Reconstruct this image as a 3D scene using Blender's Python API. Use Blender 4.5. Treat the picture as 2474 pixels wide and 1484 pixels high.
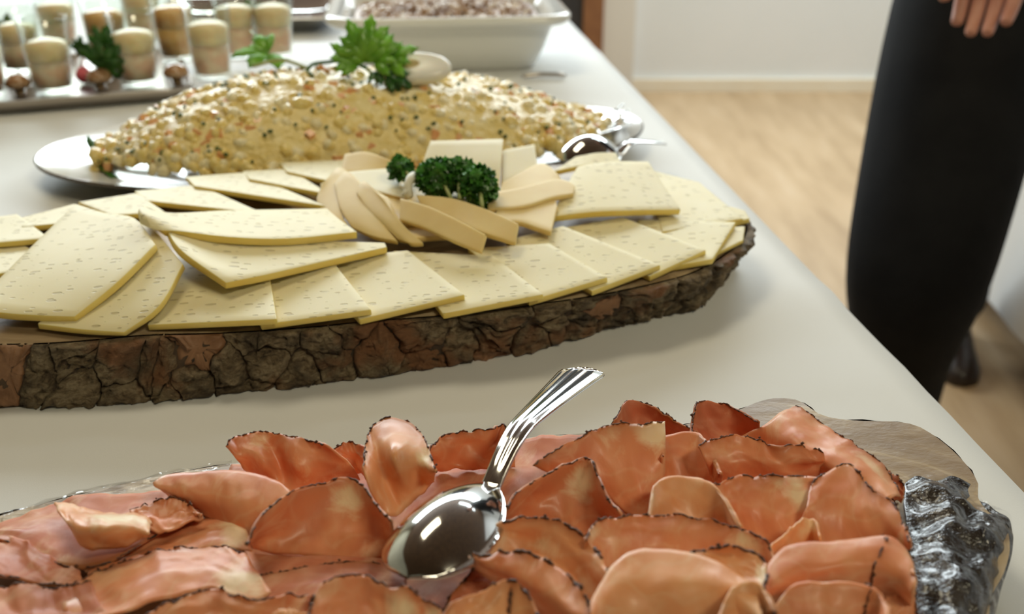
import bpy, bmesh, math, random
import numpy as np
from mathutils import Vector, noise as mnoise
R = random.Random(7)
for o in list(bpy.data.objects):
    bpy.data.objects.remove(o)
SC = bpy.context.scene
COL = SC.collection
# ------------------------------------------------------------------ camera
T = 0.75                                  # height of the tablecloth surface
CH = T + 0.33                             # camera height
PITCH = math.radians(25.0)
FPX = 2535.0
cam_d = bpy.data.cameras.new('camera')
cam = bpy.data.objects.new('camera', cam_d)
COL.objects.link(cam)
cam.location = (0, 0, CH)
cam.rotation_euler = (math.radians(90) - PITCH, 0, 0)
cam_d.sensor_width = 36.0
cam_d.lens = 36.0 * FPX / 2474.0
cam_d.clip_start = 0.02
cam_d.dof.use_dof = True
cam_d.dof.focus_distance = 0.56
cam_d.dof.aperture_fstop = 7.5
SC.camera = cam
# ------------------------------------------------------------------ world, lamps, exposure
SC.view_settings.view_transform = 'Standard'
SC.view_settings.look = 'None'
SC.view_settings.gamma = 1.0
SC.view_settings.use_curve_mapping = False
SC.view_settings.exposure = 0.16
SC.cycles.max_bounces = 8
SC.cycles.transparent_max_bounces = 16
SC.cycles.sample_clamp_indirect = 6.0
SC.cycles.caustics_reflective = False
SC.cycles.caustics_refractive = False
wd = bpy.data.worlds.new('room_air')
SC.world = wd
wd.use_nodes = True
wd.node_tree.nodes['Background'].inputs[0].default_value = (1.0, 0.9, 0.78, 1)
wd.node_tree.nodes['Background'].inputs[1].default_value = 0.25


def area(name, loc, target, sx, sy, power, color, spread=180):
    l = bpy.data.lights.new(name, 'AREA')
    l.shape = 'RECTANGLE'
    l.size, l.size_y = sx, sy
    l.energy = power
    l.color = color
    l.spread = math.radians(spread)
    o = bpy.data.objects.new(name, l)
    o.location = loc
    o.rotation_euler = (Vector(target) - Vector(loc)).to_track_quat('-Z', 'Y').to_euler()
    COL.objects.link(o)
    return o


area('high_window_light_on_back_wall', (-0.15, 4.45, 2.08), (0.0, 0.7, 0.75), 5.2, 1.05, 205, (0.86, 0.96, 1.0))
area('ceiling_panel_light_over_buffet', (-0.60, 1.35, 2.7), (-0.35, 0.95, 0.75), 0.9, 0.5, 11, (1.0, 0.89, 0.64))
area('ceiling_panel_light_by_wall', (1.3, 3.3, 2.7), (1.2, 4.3, 0.4), 1.3, 0.7, 32, (0.80, 0.95, 1.0))
area('added_front_fill_light', (1.1, -0.7, 2.7), (0.1, 1.4, 0.8), 0.7, 0.4, 6.0, (1.0, 0.90, 0.62), 90)  # unseen fill lamp, added to brighten ham, bark and dish fronts

# ------------------------------------------------------------------ helpers
SP, CP = math.sin(PITCH), math.cos(PITCH)


def W(px, py, z):
    """point at z centimetres above the tablecloth that the pixel looks at"""
    a = (px - 1237.0) / FPX
    b = (py - 742.0) / FPX
    d = np.array((a, CP - b * SP, -SP - b * CP))
    h = 0.33 - z / 100.0
    t = h / -d[2]
    return np.array((d[0] * t, d[1] * t, CH + d[2] * t))


def curve_pts(pts, n, closed=False):
    p = np.array(pts, float)
    if closed:
        p = np.vstack([p[-1:], p, p[:2]])
    elif len(p) == 2:
        s = np.linspace(0, 1, n)[:, None]
        return p[0] * (1 - s) + p[1] * s
    else:
        p = np.vstack([2 * p[0] - p[1], p, 2 * p[-1] - p[-2]])
    out = []
    for i in range(1, len(p) - 2):
        a, b, c, d = p[i - 1], p[i], p[i + 1], p[i + 2]
        for t in np.linspace(0, 1, 14, endpoint=False):
            out.append(0.5 * (2 * b + (c - a) * t + (2 * a - 5 * b + 4 * c - d) * t * t + (3 * b - a - 3 * c + d) * t ** 3))
    out.append(p[-2])
    out = np.array(out)
    L = np.r_[0, np.cumsum(np.linalg.norm(np.diff(out, axis=0), axis=1))]
    s = np.linspace(0, L[-1], n + 1)[:-1] if closed else np.linspace(0, L[-1], n)
    return np.stack([np.interp(s, L, out[:, k]) for k in range(out.shape[1])], 1)


def grid_from_rows(rows, nu, nv):
    rr = np.stack([curve_pts(r, nu) for r in rows])
    if len(rows) == 2:
        s = np.linspace(0, 1, nv)[:, None, None]
        return rr[0][None] * (1 - s) + rr[1][None] * s
    return np.stack([curve_pts(rr[:, i], nv) for i in range(nu)], 1)      # nv, nu, 3


def thing(name, label, cat, loc=(0, 0, 0), group=None, kind=None):
    o = bpy.data.objects.new(name, None)
    COL.objects.link(o)
    o.empty_display_size = 0.02
    o.location = tuple(float(v) for v in loc)
    tag(o, label, cat, group, kind)
    return o


def tag(o, label=None, cat=None, group=None, kind=None):
    if label: o['label'] = label
    if cat: o['category'] = cat
    if group: o['group'] = group
    if kind: o['kind'] = kind
    return o


def root_of(o):
    off = np.zeros(3)
    while o is not None:
        off += np.array(o.location)
        o = o.parent
    return off


def mesh(name, verts, faces, mats, parent=None, smooth=True, face_mat=None, uv=None, attr=None):
    verts = np.asarray(verts, float)
    if parent is not None:
        verts = verts - root_of(parent)
    me = bpy.data.meshes.new(name)
    me.from_pydata(verts.tolist(), [], [tuple(int(i) for i in f) for f in faces])
    for m in (mats if isinstance(mats, (list, tuple)) else [mats]):
        me.materials.append(m)
    if face_mat is not None:
        me.polygons.foreach_set('material_index', list(face_mat))
    me.polygons.foreach_set('use_smooth', [bool(smooth)] * len(me.polygons))
    if uv is not None:
        lay = me.uv_layers.new(name='UVMap')
        vi = np.zeros(len(me.loops), int)
        me.loops.foreach_get('vertex_index', vi)
        lay.data.foreach_set('uv', np.asarray(uv, float)[vi].ravel())
    if attr is not None:
        for k, v in attr.items():
            a = me.attributes.new(k, 'FLOAT', 'POINT')
            a.data.foreach_set('value', np.asarray(v, float))
    me.validate()
    me.update()
    o = bpy.data.objects.new(name, me)
    COL.objects.link(o)
    if parent is not None:
        o.parent = parent
    return o


def centre(o):
    """move a top-level mesh's origin to its base"""
    me = o.data
    n = len(me.vertices)
    v = np.zeros(n * 3)
    me.vertices.foreach_get('co', v)
    v = v.reshape(-1, 3)
    c = np.array(((v[:, 0].min() + v[:, 0].max()) / 2, (v[:, 1].min() + v[:, 1].max()) / 2, v[:, 2].min()))
    me.vertices.foreach_set('co', (v - c).ravel())
    me.update()
    o.location = tuple(c)
    return o


def sheet_data(G, thick, wob=0.0):
    """closed shell from a grid nv,nu,3: thickness goes below the upper side"""
    nv, nu, _ = G.shape
    du = np.gradient(G, axis=1)
    dv = np.gradient(G, axis=0)
    N = np.cross(du, dv)
    N /= np.linalg.norm(N, axis=2)[..., None] + 1e-12
    flip = N[..., 2].mean() >= 0
    if not flip:
        N = -N
    B = G - N * thick
    V = np.vstack([G.reshape(-1, 3), B.reshape(-1, 3)])
    F, M = [], []
    o = nv * nu
    idx = lambda j, i: j * nu + i
    for j in range(nv - 1):
        for i in range(nu - 1):
            F.append((idx(j, i), idx(j + 1, i), idx(j + 1, i + 1), idx(j, i + 1))); M.append(0)
            F.append((o + idx(j, i), o + idx(j, i + 1), o + idx(j + 1, i + 1), o + idx(j + 1, i))); M.append(0)
    for i in range(nu - 1):
        F.append((idx(0, i), idx(0, i + 1), o + idx(0, i + 1), o + idx(0, i))); M.append(1)
        F.append((idx(nv - 1, i + 1), idx(nv - 1, i), o + idx(nv - 1, i), o + idx(nv - 1, i + 1))); M.append(1)
    for j in range(nv - 1):
        F.append((idx(j + 1, 0), idx(j, 0), o + idx(j, 0), o + idx(j + 1, 0))); M.append(1)
        F.append((idx(j, nu - 1), idx(j + 1, nu - 1), o + idx(j + 1, nu - 1), o + idx(j, nu - 1))); M.append(1)
    if flip: F = [f[::-1] for f in F]
    uu, vv = np.meshgrid(np.linspace(0, 1, nu), np.linspace(0, 1, nv))
    uv = np.stack([uu.ravel(), vv.ravel()], 1)
    return V, F, M, np.vstack([uv, uv]), N


def tube_data(pts, rad, sides=6, cap=True):
    pts = np.asarray(pts, float)
    n = len(pts)
    rad = np.broadcast_to(np.asarray(rad, float), (n,)) if np.ndim(rad) < 2 else rad
    tan = np.gradient(pts, axis=0)
    tan /= np.linalg.norm(tan, axis=1)[:, None] + 1e-12
    up = np.array((0, 0, 1.0))
    if abs(tan[0] @ up) > 0.9: up = np.array((0, 1.0, 0))
    V, F = [], []
    a = np.cross(tan[0], up); a /= np.linalg.norm(a)
    for k in range(n):
        a = a - tan[k] * (a @ tan[k]); a /= np.linalg.norm(a) + 1e-12
        b = np.cross(tan[k], a)
        for s in range(sides):
            t = 2 * math.pi * s / sides
            r = rad[k] if np.ndim(rad) < 2 else rad[k, s]
            V.append(pts[k] + (a * math.cos(t) + b * math.sin(t)) * r)
    for k in range(n - 1):
        for s in range(sides):
            q = (s + 1) % sides
            F.append((k * sides + s, k * sides + q, (k + 1) * sides + q, (k + 1) * sides + s))
    if cap:
        F.append(tuple(range(sides - 1, -1, -1)))
        F.append(tuple((n - 1) * sides + s for s in range(sides)))
    return V, F


class MB:
    def __init__(s): s.V, s.F = [], []
    def add(s, V, F):
        o = len(s.V)
        s.V.extend([np.asarray(v, float) for v in V])
        s.F.extend([tuple(i + o for i in f) for f in F])
        return s
    def box(s, lo, hi):
        (a, b, c), (d, e, f) = lo, hi
        return s.add([(a, b, c), (d, b, c), (d, e, c), (a, e, c), (a, b, f), (d, b, f), (d, e, f), (a, e, f)],
                     [(0, 3, 2, 1), (4, 5, 6, 7), (0, 1, 5, 4), (1, 2, 6, 5), (2, 3, 7, 6), (3, 0, 4, 7)])
    def lathe(s, prof, c, n=28, sx=1, sy=1, rot=0):
        V, F = [], []
        for (r, z) in prof:
            for k in range(n):
                t = 2 * math.pi * k / n
                x, y = r * sx * math.cos(t), r * sy * math.sin(t)
                V.append((c[0] + x * math.cos(rot) - y * math.sin(rot), c[1] + x * math.sin(rot) + y * math.cos(rot), c[2] + z))
        m = len(prof)
        for j in range(m - 1):
            for k in range(n):
                q = (k + 1) % n
                F.append((j * n + k, j * n + q, (j + 1) * n + q, (j + 1) * n + k))
        if False and prof[0][0] > 1e-6: F.append(tuple(range(n - 1, -1, -1)))
        if False and prof[-1][0] > 1e-6: F.append(tuple((m - 1) * n + k for k in range(n)))
        return s.add(V, F)
    def build(s, name, mat, parent=None, smooth=True):
        return mesh(name, s.V, s.F, mat, parent, smooth)


# ------------------------------------------------------------------ materials
class NT:
    def __init__(s, name):
        s.m = bpy.data.materials.new(name)
        s.m.use_nodes = True
        s.t = s.m.node_tree
        s.b = s.t.nodes['Principled BSDF']
        s.out = s.t.nodes['Material Output']
        s.tc = s.t.nodes.new('ShaderNodeTexCoord')
    def n(s, typ, **kw):
        x = s.t.nodes.new('ShaderNode' + typ)
        for k, v in kw.items():
            if k.startswith('i_'):
                x.inputs[k[2:].replace('_', ' ')].default_value = v
            else:
                setattr(x, k, v)
        return x
    def l(s, a, b): s.t.links.new(a, b)
    def coord(s, scale=(1, 1, 1), which='Object'):
        mp = s.n('Mapping')
        mp.inputs['Scale'].default_value = scale
        s.l(s.tc.outputs[which], mp.inputs['Vector'])
        return mp.outputs[0]
    def noise(s, scale, vec, detail=4, rough=0.55, dist=0.0):
        x = s.n('TexNoise')
        x.inputs['Scale'].default_value = scale
        x.inputs['Detail'].default_value = detail
        x.inputs['Roughness'].default_value = rough
        x.inputs['Distortion'].default_value = dist
        s.l(vec, x.inputs['Vector'])
        return x.outputs['Fac']
    def vor(s, scale, vec, feature='F1', rnd=1.0):
        x = s.n('TexVoronoi')
        x.feature = feature
        x.inputs['Scale'].default_value = scale
        x.inputs['Randomness'].default_value = rnd
        s.l(vec, x.inputs['Vector'])
        return x.outputs['Distance']
    def ramp(s, fac, stops, interp='LINEAR'):
        x = s.n('ValToRGB')
        x.color_ramp.interpolation = interp
        els = x.color_ramp.elements
        while len(els) < len(stops): els.new(0.5)
        for e, (p, c) in zip(els, stops):
            e.position = p
            e.color = (*c, 1) if len(c) == 3 else c
        s.l(fac, x.inputs[0])
        return x.outputs[0]
    def mix(s, fac, a, b, blend='MIX'):
        x = s.n('MixRGB')
        x.blend_type = blend
        for i, v in ((0, fac), (1, a), (2, b)):
            if hasattr(v, 'links'): s.l(v, x.inputs[i])
            elif isinstance(v, (int, float)): x.inputs[i].default_value = v
            else: x.inputs[i].default_value = (*v, 1)
        return x.outputs[0]
    def math(s, op, a, b=0.0, clamp=False):
        x = s.n('Math', operation=op, use_clamp=clamp)
        for i, v in ((0, a), (1, b)):
            if hasattr(v, 'links'): s.l(v, x.inputs[i])
            else: x.inputs[i].default_value = v
        return x.outputs[0]
    def bump(s, h, strength, dist, prev=None):
        x = s.n('Bump')
        x.inputs['Strength'].default_value = strength
        x.inputs['Distance'].default_value = dist
        s.l(h, x.inputs['Height'])
        if prev is not None: s.l(prev, x.inputs['Normal'])
        s.l(x.outputs[0], s.b.inputs['Normal'])
        return x.outputs[0]
    def attr(s, name):
        x = s.n('Attribute', attribute_name=name)
        return x.outputs['Fac']
    def set(s, **kw):
        for k, v in kw.items():
            i = s.b.inputs[k.replace('_', ' ')]
            if hasattr(v, 'links'): s.l(v, i)
            elif isinstance(v, (tuple, list)) and i.type == 'RGBA': i.default_value = (*v, 1)
            else: i.default_value = v
        return s


def simple(name, c1, c2=None, scale=20, rough=0.5, bump=0.0, bscale=None, bdist=0.002, metallic=0.0, coat=0.0, sss=0.0, sssr=0.004, detail=4, spec=0.5):
    n = NT(name)
    v = n.coord()
    if c2 is not None:
        f = n.noise(scale, v, detail)
        col = n.ramp(f, [(0.36, c1), (0.64, c2)])
        n.set(Base_Color=col)
    else:
        n.set(Base_Color=c1)
    n.set(Roughness=rough, Metallic=metallic, Coat_Weight=coat, Coat_Roughness=0.1, Specular_IOR_Level=spec)
    if sss:
        n.set(Subsurface_Weight=sss, Subsurface_Scale=sssr, Subsurface_Radius=(1.0, 0.5, 0.3))
    if bump:
        n.bump(n.noise(bscale or scale, v, detail), bump, bdist)
    return n.m


MAT = {}
MAT['wall'] = simple('wall_paint', (0.85, 0.87, 0.88), (0.88, 0.89, 0.90), 3, 0.7)
MAT['wall_warm'] = simple('wall_paint_warm', (0.40, 0.38, 0.28), (0.44, 0.42, 0.31), 3, 0.8)
MAT['ceiling'] = simple('dark_wood_ceiling', (0.075, 0.040, 0.020), (0.12, 0.065, 0.032), 6, 0.7)
MAT['base'] = simple('pale_wood_trim', (0.93, 0.83, 0.66), (0.95, 0.87, 0.72), 8, 0.4)
MAT['brown_wood'] = simple('brown_wood_frame', (0.22, 0.09, 0.035), (0.30, 0.13, 0.05), 12, 0.5)
MAT['cream_paint'] = simple('cream_paint', (0.78, 0.74, 0.68), None, 1, 0.6)
MAT['dark'] = simple('dark_panel', (0.03, 0.028, 0.03), None, 1, 0.6)
# floor
n = NT('wood_laminate_floor')
v = n.coord((6, 0.9, 1))
f = n.noise(2.2, v, 6, 0.6)
c = n.ramp(f, [(0.3, (0.38, 0.245, 0.125)), (0.55, (0.50, 0.34, 0.19)), (0.75, (0.56, 0.40, 0.245))])
n.set(Base_Color=c, Roughness=0.42)
MAT['floor'] = n.m
# tablecloth
n = NT('white_tablecloth_fabric')
v = n.coord()
f = n.noise(3.0, v, 3)
c = n.ramp(f, [(0.3, (0.74, 0.74, 0.72)), (0.7, (0.80, 0.80, 0.785))])
n.set(Base_Color=c, Roughness=0.62, Sheen_Weight=0.2)
b1 = n.bump(n.noise(7.0, n.coord((1.0, 0.5, 1)), 3, 0.5), 0.35, 0.012)
n.bump(n.noise(1400, v, 2), 0.12, 0.0006, b1)
MAT['cloth'] = n.m
# ham
def ham_mat(name, lean, warm, deep, fatc, spec=0.38, coat=0.06):
    n = NT(name)
    v = n.coord()
    f1 = n.noise(28, v, 3, 0.5, 0.6)
    c = n.ramp(f1, [(0.28, deep), (0.5, lean), (0.72, warm)])
    streak = n.noise(26, n.coord((1.0, 0.45, 0.9)), 6, 0.6, 2.2)
    c = n.mix(n.math('MULTIPLY', n.ramp(streak, [(0.53, (0, 0, 0)), (0.72, (1, 1, 1))]), 0.55), c, fatc)
    wv = n.n('VectorMath'); wv.operation = 'ADD'
    nz = n.n('TexNoise'); nz.inputs['Scale'].default_value = 40; n.l(v, nz.inputs['Vector'])
    sc = n.n('VectorMath'); sc.operation = 'SCALE'; sc.inputs[3].default_value = 0.03
    n.l(nz.outputs['Color'], sc.inputs[0]); n.l(v, wv.inputs[0]); n.l(sc.outputs[0], wv.inputs[1])
    seam = n.vor(30, wv.outputs[0], 'DISTANCE_TO_EDGE')                  # pale seams between the muscles
    c = n.mix(n.math('MULTIPLY', n.ramp(seam, [(0.0, (1, 1, 1)), (0.07, (0, 0, 0))]), n.math('MULTIPLY', n.noise(20, v, 2), 0.30)), c, fatc)
    fat = n.attr('fat')
    edge = n.noise(60, v, 5, 0.65, 0.8)
    ff = n.math('ADD', fat, n.math('MULTIPLY', n.math('SUBTRACT', edge, 0.5), 1.5))
    ff = n.ramp(ff, [(0.36, (0, 0, 0)), (0.82, (1, 1, 1))])
    ff = n.math('MULTIPLY', ff, n.ramp(fat, [(0.02, (0, 0, 0)), (0.2, (1, 1, 1))]))
    c = n.mix(ff, c, fatc)
    sm = n.attr('smoke')                                   # brown smoked band next to the rind
    c = n.mix(n.math('MULTIPLY', sm, 0.9), c, (0.34, 0.11, 0.028))
    rr = n.ramp(n.noise(45, v, 3), [(0.3, (0.33,) * 3), (0.7, (0.60,) * 3)])
    n.set(Base_Color=c, Roughness=rr, Specular_IOR_Level=spec, Subsurface_Weight=0.25, Subsurface_Scale=0.004, Subsurface_Radius=(1.0, 0.6, 0.4),
          Coat_Weight=coat, Coat_Roughness=0.16)
    n.bump(n.noise(130, n.coord((1, 0.4, 0.6)), 4, 0.6), 0.18, 0.0018)
    return n.m
MAT['ham'] = ham_mat('cured_ham', (0.77, 0.295, 0.135), (0.83, 0.42, 0.22), (0.61, 0.18, 0.075), (0.92, 0.66, 0.42))
MAT['ham_pale'] = ham_mat('cured_ham_pale', (0.83, 0.38, 0.175), (0.88, 0.51, 0.28), (0.73, 0.28, 0.11), (0.94, 0.75, 0.50))
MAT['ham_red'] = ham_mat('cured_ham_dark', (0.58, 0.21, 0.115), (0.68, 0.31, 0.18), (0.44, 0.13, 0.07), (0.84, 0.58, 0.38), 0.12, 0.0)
MAT['rind'] = simple('peppered_rind', (0.022, 0.010, 0.005), (0.17, 0.055, 0.018), 420, 0.55)
# cheese
def cheese_mat(name, c1, c2, hole, holes=True, sss=0.25):
    n = NT(name)
    v = n.coord()
    c = n.ramp(n.noise(30, v, 3), [(0.3, c1), (0.7, c2)])
    n.set(Roughness=0.50, Specular_IOR_Level=0.25, Subsurface_Weight=sss, Subsurface_Scale=0.006, Subsurface_Radius=(1.0, 0.8, 0.35))
    if holes:
        x = n.n('TexVoronoi')
        x.inputs['Scale'].default_value = 150
        n.l(n.coord((0.75, 1.9, 0.9)), x.inputs['Vector'])
        sp = n.n('SeparateColor'); n.l(x.outputs['Color'], sp.inputs[0])
        thr = n.math('MULTIPLY', n.math('MAXIMUM', n.math('SUBTRACT', sp.outputs[0], 0.45), 0.0), 0.62)
        h = n.math('SUBTRACT', x.outputs['Distance'], thr)
        h = n.ramp(h, [(0.0, (0, 0, 0)), (0.10, (1, 1, 1))])
        c = n.mix(n.math('MULTIPLY', n.math('SUBTRACT', 1.0, h), 0.5), c, hole)
        n.bump(h, 0.8, 0.0012)
    n.set(Base_Color=c)
    return n.m
MAT['cheese'] = cheese_mat('holey_cheese', (0.80, 0.705, 0.41), (0.83, 0.745, 0.47), (0.42, 0.34, 0.15))
MAT['cheese_edge'] = cheese_mat('holey_cheese_cut_edge', (0.80, 0.60, 0.15), (0.84, 0.67, 0.22), (0.5, 0.4, 0.1), False, 0.3)
MAT['hard'] = cheese_mat('hard_cheese', (0.75, 0.56, 0.24), (0.80, 0.63, 0.30), (0.5, 0.35, 0.12), False)
MAT['hard_pale'] = cheese_mat('hard_cheese_pale', (0.80, 0.72, 0.47), (0.83, 0.76, 0.54), (0.5, 0.35, 0.12), False)
# bark and wood
def bark_mat(name, dark, mid, red, grey):
    n = NT(name)
    v = n.coord()
    f = n.noise(95, n.coord((1, 1, 2.0)), 8, 0.75, 0.8)
    c = n.ramp(f, [(0.34, dark), (0.47, mid), (0.58, grey), (0.70, mid)])
    c = n.mix(n.ramp(n.noise(38, v, 4, 0.6), [(0.46, (0, 0, 0)), (0.62, (0.75,) * 3)]), c, dark)
    c = n.mix(n.ramp(n.noise(24, v, 3), [(0.52, (0, 0, 0)), (0.66, (1, 1, 1))]), c, red)
    n.set(Base_Color=c, Roughness=0.62, Specular_IOR_Level=0.45)
    b = n.bump(n.noise(330, n.coord((1, 1, 1.8)), 6, 0.7, 0.5), 1.0, 0.006)
    return n.m
MAT['bark'] = bark_mat('bark', (0.045, 0.030, 0.017), (0.31, 0.22, 0.12), (0.36, 0.17, 0.075), (0.50, 0.39, 0.24))
MAT['bark_deep'] = simple('bark_crack', (0.030, 0.019, 0.010), (0.09, 0.055, 0.03), 90, 0.8, 0.6)
MAT['bark_inner'] = simple('bare_inner_bark', (0.20, 0.095, 0.042), (0.30, 0.155, 0.075), 60, 0.6, 0.5, bscale=160)
n = NT('weathered_board_wood')
v = n.coord((1, 1.8, 1))
f = n.noise(10, v, 5, 0.55, 1.4)
c = n.ramp(f, [(0.3, (0.23, 0.150, 0.080)), (0.50, (0.34, 0.24, 0.135)), (0.56, (0.50, 0.38, 0.23)), (0.8, (0.55, 0.43, 0.28))])
n.set(Base_Color=c, Roughness=0.45)
n.bump(n.noise(30, v, 6, 0.6), 0.4, 0.003)
MAT['wood'] = n.m
MAT['wet_bark'] = simple('dark_wet_bark', (0.016, 0.012, 0.012), (0.060, 0.050, 0.042), 55, 0.22, 0.9, bscale=120, bdist=0.004, coat=0.5)
# metal, china, glass, film
n = NT('polished_steel')
n.set(Base_Color=(0.72, 0.71, 0.69), Metallic=1.0, Roughness=0.09)
MAT['steel'] = n.m
n = NT('brushed_steel')
n.set(Base_Color=(0.46, 0.42, 0.38), Metallic=1.0, Roughness=0.28)
MAT['tray'] = n.m
MAT['china'] = simple('white_glazed_china', (0.80, 0.80, 0.78), None, 1, 0.12, coat=0.4)
MAT['china_edge'] = simple('platter_dark_edge', (0.10, 0.075, 0.05), None, 1, 0.25)


def clear_mat(name, tint, rough, face, gain=0.75, base=0.05):
    n = NT(name)
    tr = n.n('BsdfTransparent'); tr.inputs[0].default_value = (*tint, 1)
    gl = n.n('BsdfGlossy'); gl.inputs['Roughness'].default_value = rough
    lw = n.n('LayerWeight'); lw.inputs[0].default_value = face
    mx = n.n('MixShader')
    n.l(n.math('ADD', n.math('MULTIPLY', n.math('POWER', lw.outputs['Facing'], 3.0), gain), base), mx.inputs[0]); n.l(tr.outputs[0], mx.inputs[1]); n.l(gl.outputs[0], mx.inputs[2])
    n.l(mx.outputs[0], n.out.inputs['Surface'])
    return n, gl
n, _ = clear_mat('clear_glass', (0.96, 0.98, 0.96), 0.02, 0.32)
MAT['glass'] = n.m
n, gl = clear_mat('cling_film', (0.96, 0.96, 0.96), 0.05, 0.30, 0.35, 0.012)
bp = n.n('Bump'); bp.inputs['Strength'].default_value = 0.35; bp.inputs['Distance'].default_value = 0.004
n.l(n.noise(85, n.coord((1, 1, 1)), 3, 0.5, 1.5), bp.inputs['Height']); n.l(bp.outputs[0], gl.inputs['Normal'])
MAT['film'] = n.m
# food
MAT['salad'] = simple('creamy_salad', (0.76, 0.58, 0.20), (0.82, 0.68, 0.32), 60, 0.28, 0.8, bscale=110, bdist=0.005)
MAT['dice_yellow'] = simple('salad_dice_yellow', (0.76, 0.56, 0.16), (0.84, 0.69, 0.30), 90, 0.3, 0.3, coat=0.15, sss=0.1)
MAT['dice_cream'] = simple('salad_dice_cream', (0.80, 0.68, 0.38), (0.85, 0.76, 0.50), 90, 0.3, 0.3, coat=0.15, sss=0.1)
MAT['dice_orange'] = simple('salad_dice_orange', (0.74, 0.33, 0.12), (0.80, 0.44, 0.20), 90, 0.3, 0.3, coat=0.15)
MAT['dice_green'] = simple('salad_chives', (0.055, 0.085, 0.012), (0.12, 0.16, 0.03), 90, 0.3)
def leaf_mat(name, c1, c2, scale):
    n = NT(name)
    c = n.ramp(n.noise(scale, n.coord(), 4), [(0.36, c1), (0.64, c2)])
    df, tl_, gl = n.n('BsdfDiffuse'), n.n('BsdfTranslucent'), n.n('BsdfGlossy')
    gl.inputs['Roughness'].default_value = 0.3
    n.l(c, df.inputs[0]); n.l(c, tl_.inputs[0])
    m1, m2 = n.n('MixShader'), n.n('MixShader')
    m1.inputs[0].default_value = 0.35; m2.inputs[0].default_value = 0.05
    n.l(df.outputs[0], m1.inputs[1]); n.l(tl_.outputs[0], m1.inputs[2])
    n.l(m1.outputs[0], m2.inputs[1]); n.l(gl.outputs[0], m2.inputs[2])
    n.l(m2.outputs[0], n.out.inputs['Surface'])
    return n.m
MAT['leaf'] = leaf_mat('bright_parsley', (0.16, 0.42, 0.03), (0.28, 0.58, 0.06), 60)
MAT['leaf_dark'] = leaf_mat('dark_parsley', (0.018, 0.085, 0.010), (0.055, 0.19, 0.028), 140)
MAT['leaf_mid'] = leaf_mat('herb_leaf', (0.035, 0.13, 0.015), (0.07, 0.22, 0.03), 60)
MAT['stem'] = simple('pale_stem', (0.28, 0.34, 0.10), (0.40, 0.44, 0.18), 60, 0.5)
MAT['stem_white'] = simple('white_stalk', (0.70, 0.66, 0.52), (0.76, 0.74, 0.62), 60, 0.5)
MAT['egg'] = simple('egg_white', (0.84, 0.82, 0.76), None, 1, 0.22, sss=0.2)
MAT['yolk'] = simple('egg_yolk', (0.72, 0.55, 0.28), None, 1, 0.5)
MAT['cream'] = simple('cocktail_cream', (0.97, 0.68, 0.36), (0.98, 0.78, 0.48), 40, 0.35, sss=0.5, sssr=0.02)
MAT['shrimp'] = simple('shrimp_salad', (0.93, 0.52, 0.33), (0.96, 0.72, 0.52), 55, 0.35, 0.4, bscale=80, sss=0.5, sssr=0.02)
MAT['amber'] = simple('orange_fruit_filling', (0.86, 0.46, 0.14), (0.90, 0.58, 0.25), 60, 0.3, sss=0.4, sssr=0.02)
MAT['pink'] = simple('pink_radish', (0.66, 0.12, 0.16), None, 1, 0.3)
MAT['crumb'] = simple('brown_gratin', (0.20, 0.10, 0.045), (0.46, 0.28, 0.14), 45, 0.45, 0.7, bscale=70)
MAT['crumb_pale'] = simple('pale_gratin_bits', (0.66, 0.55, 0.44), (0.78, 0.68, 0.55), 45, 0.3)
MAT['trousers'] = simple('black_trouser_cloth', (0.006, 0.006, 0.007), (0.010, 0.010, 0.011), 12, 0.85, spec=0.2)
MAT['jacket'] = simple('black_jacket_cloth', (0.006, 0.006, 0.010), (0.009, 0.009, 0.015), 12, 0.85, spec=0.2)
MAT['skin'] = simple('skin', (0.50, 0.22, 0.16), (0.58, 0.28, 0.20), 25, 0.5, sss=0.15, sssr=0.01)
MAT['shoe'] = simple('dark_leather', (0.022, 0.012, 0.008), None, 1, 0.35)
MAT['hair'] = simple('dark_hair', (0.03, 0.02, 0.012), (0.05, 0.03, 0.02), 150, 0.6)
MAT['eye'] = simple('eye_dark', (0.02, 0.015, 0.01), None, 1, 0.2)

# ------------------------------------------------------------------ the room
EX, EY = -0.1187, 0.9929                  # direction of the table's long edge
YB = 4.55                                 # back wall
def struct(name, lo, hi, mat, parent=None):
    o = MB().box(lo, hi).build(name, mat, parent, False)
    if parent is None: o['kind'] = 'structure'
    return o
struct('floor', (-3.5, -3.0, -0.05), (3.7, YB + 0.12, 0.0), MAT['floor'])
struct('ceiling', (-3.5, -3.0, 2.8), (3.7, YB + 0.12, 2.88), MAT['ceiling'])
struct('wall_back', (-3.5, YB, 0), (3.7, YB + 0.12, 2.8), MAT['wall'])
struct('wall_left', (-3.5, -3.0, 0), (-3.4, YB, 2.8), MAT['wall_warm'])
struct('wall_right', (3.6, -3.0, 0), (3.7, YB, 2.8), MAT['wall'])
struct('wall_front', (-3.4, -3.0, 0), (3.6, -2.9, 2.8), MAT['wall_warm'])
struct('baseboard_back', (0.52, YB - 0.02, 0), (3.6, YB, 0.055), MAT['base'])
d = struct('door_1', (-0.45, YB - 0.025, 0.005), (0.30, YB, 2.02), MAT['dark'])
struct('trim_1', (0.30, YB - 0.045, 0), (0.385, YB, 2.08), MAT['brown_wood'])
struct('trim_2', (0.385, YB - 0.03, 0), (0.52, YB, 2.15), MAT['cream_paint'])

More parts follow.
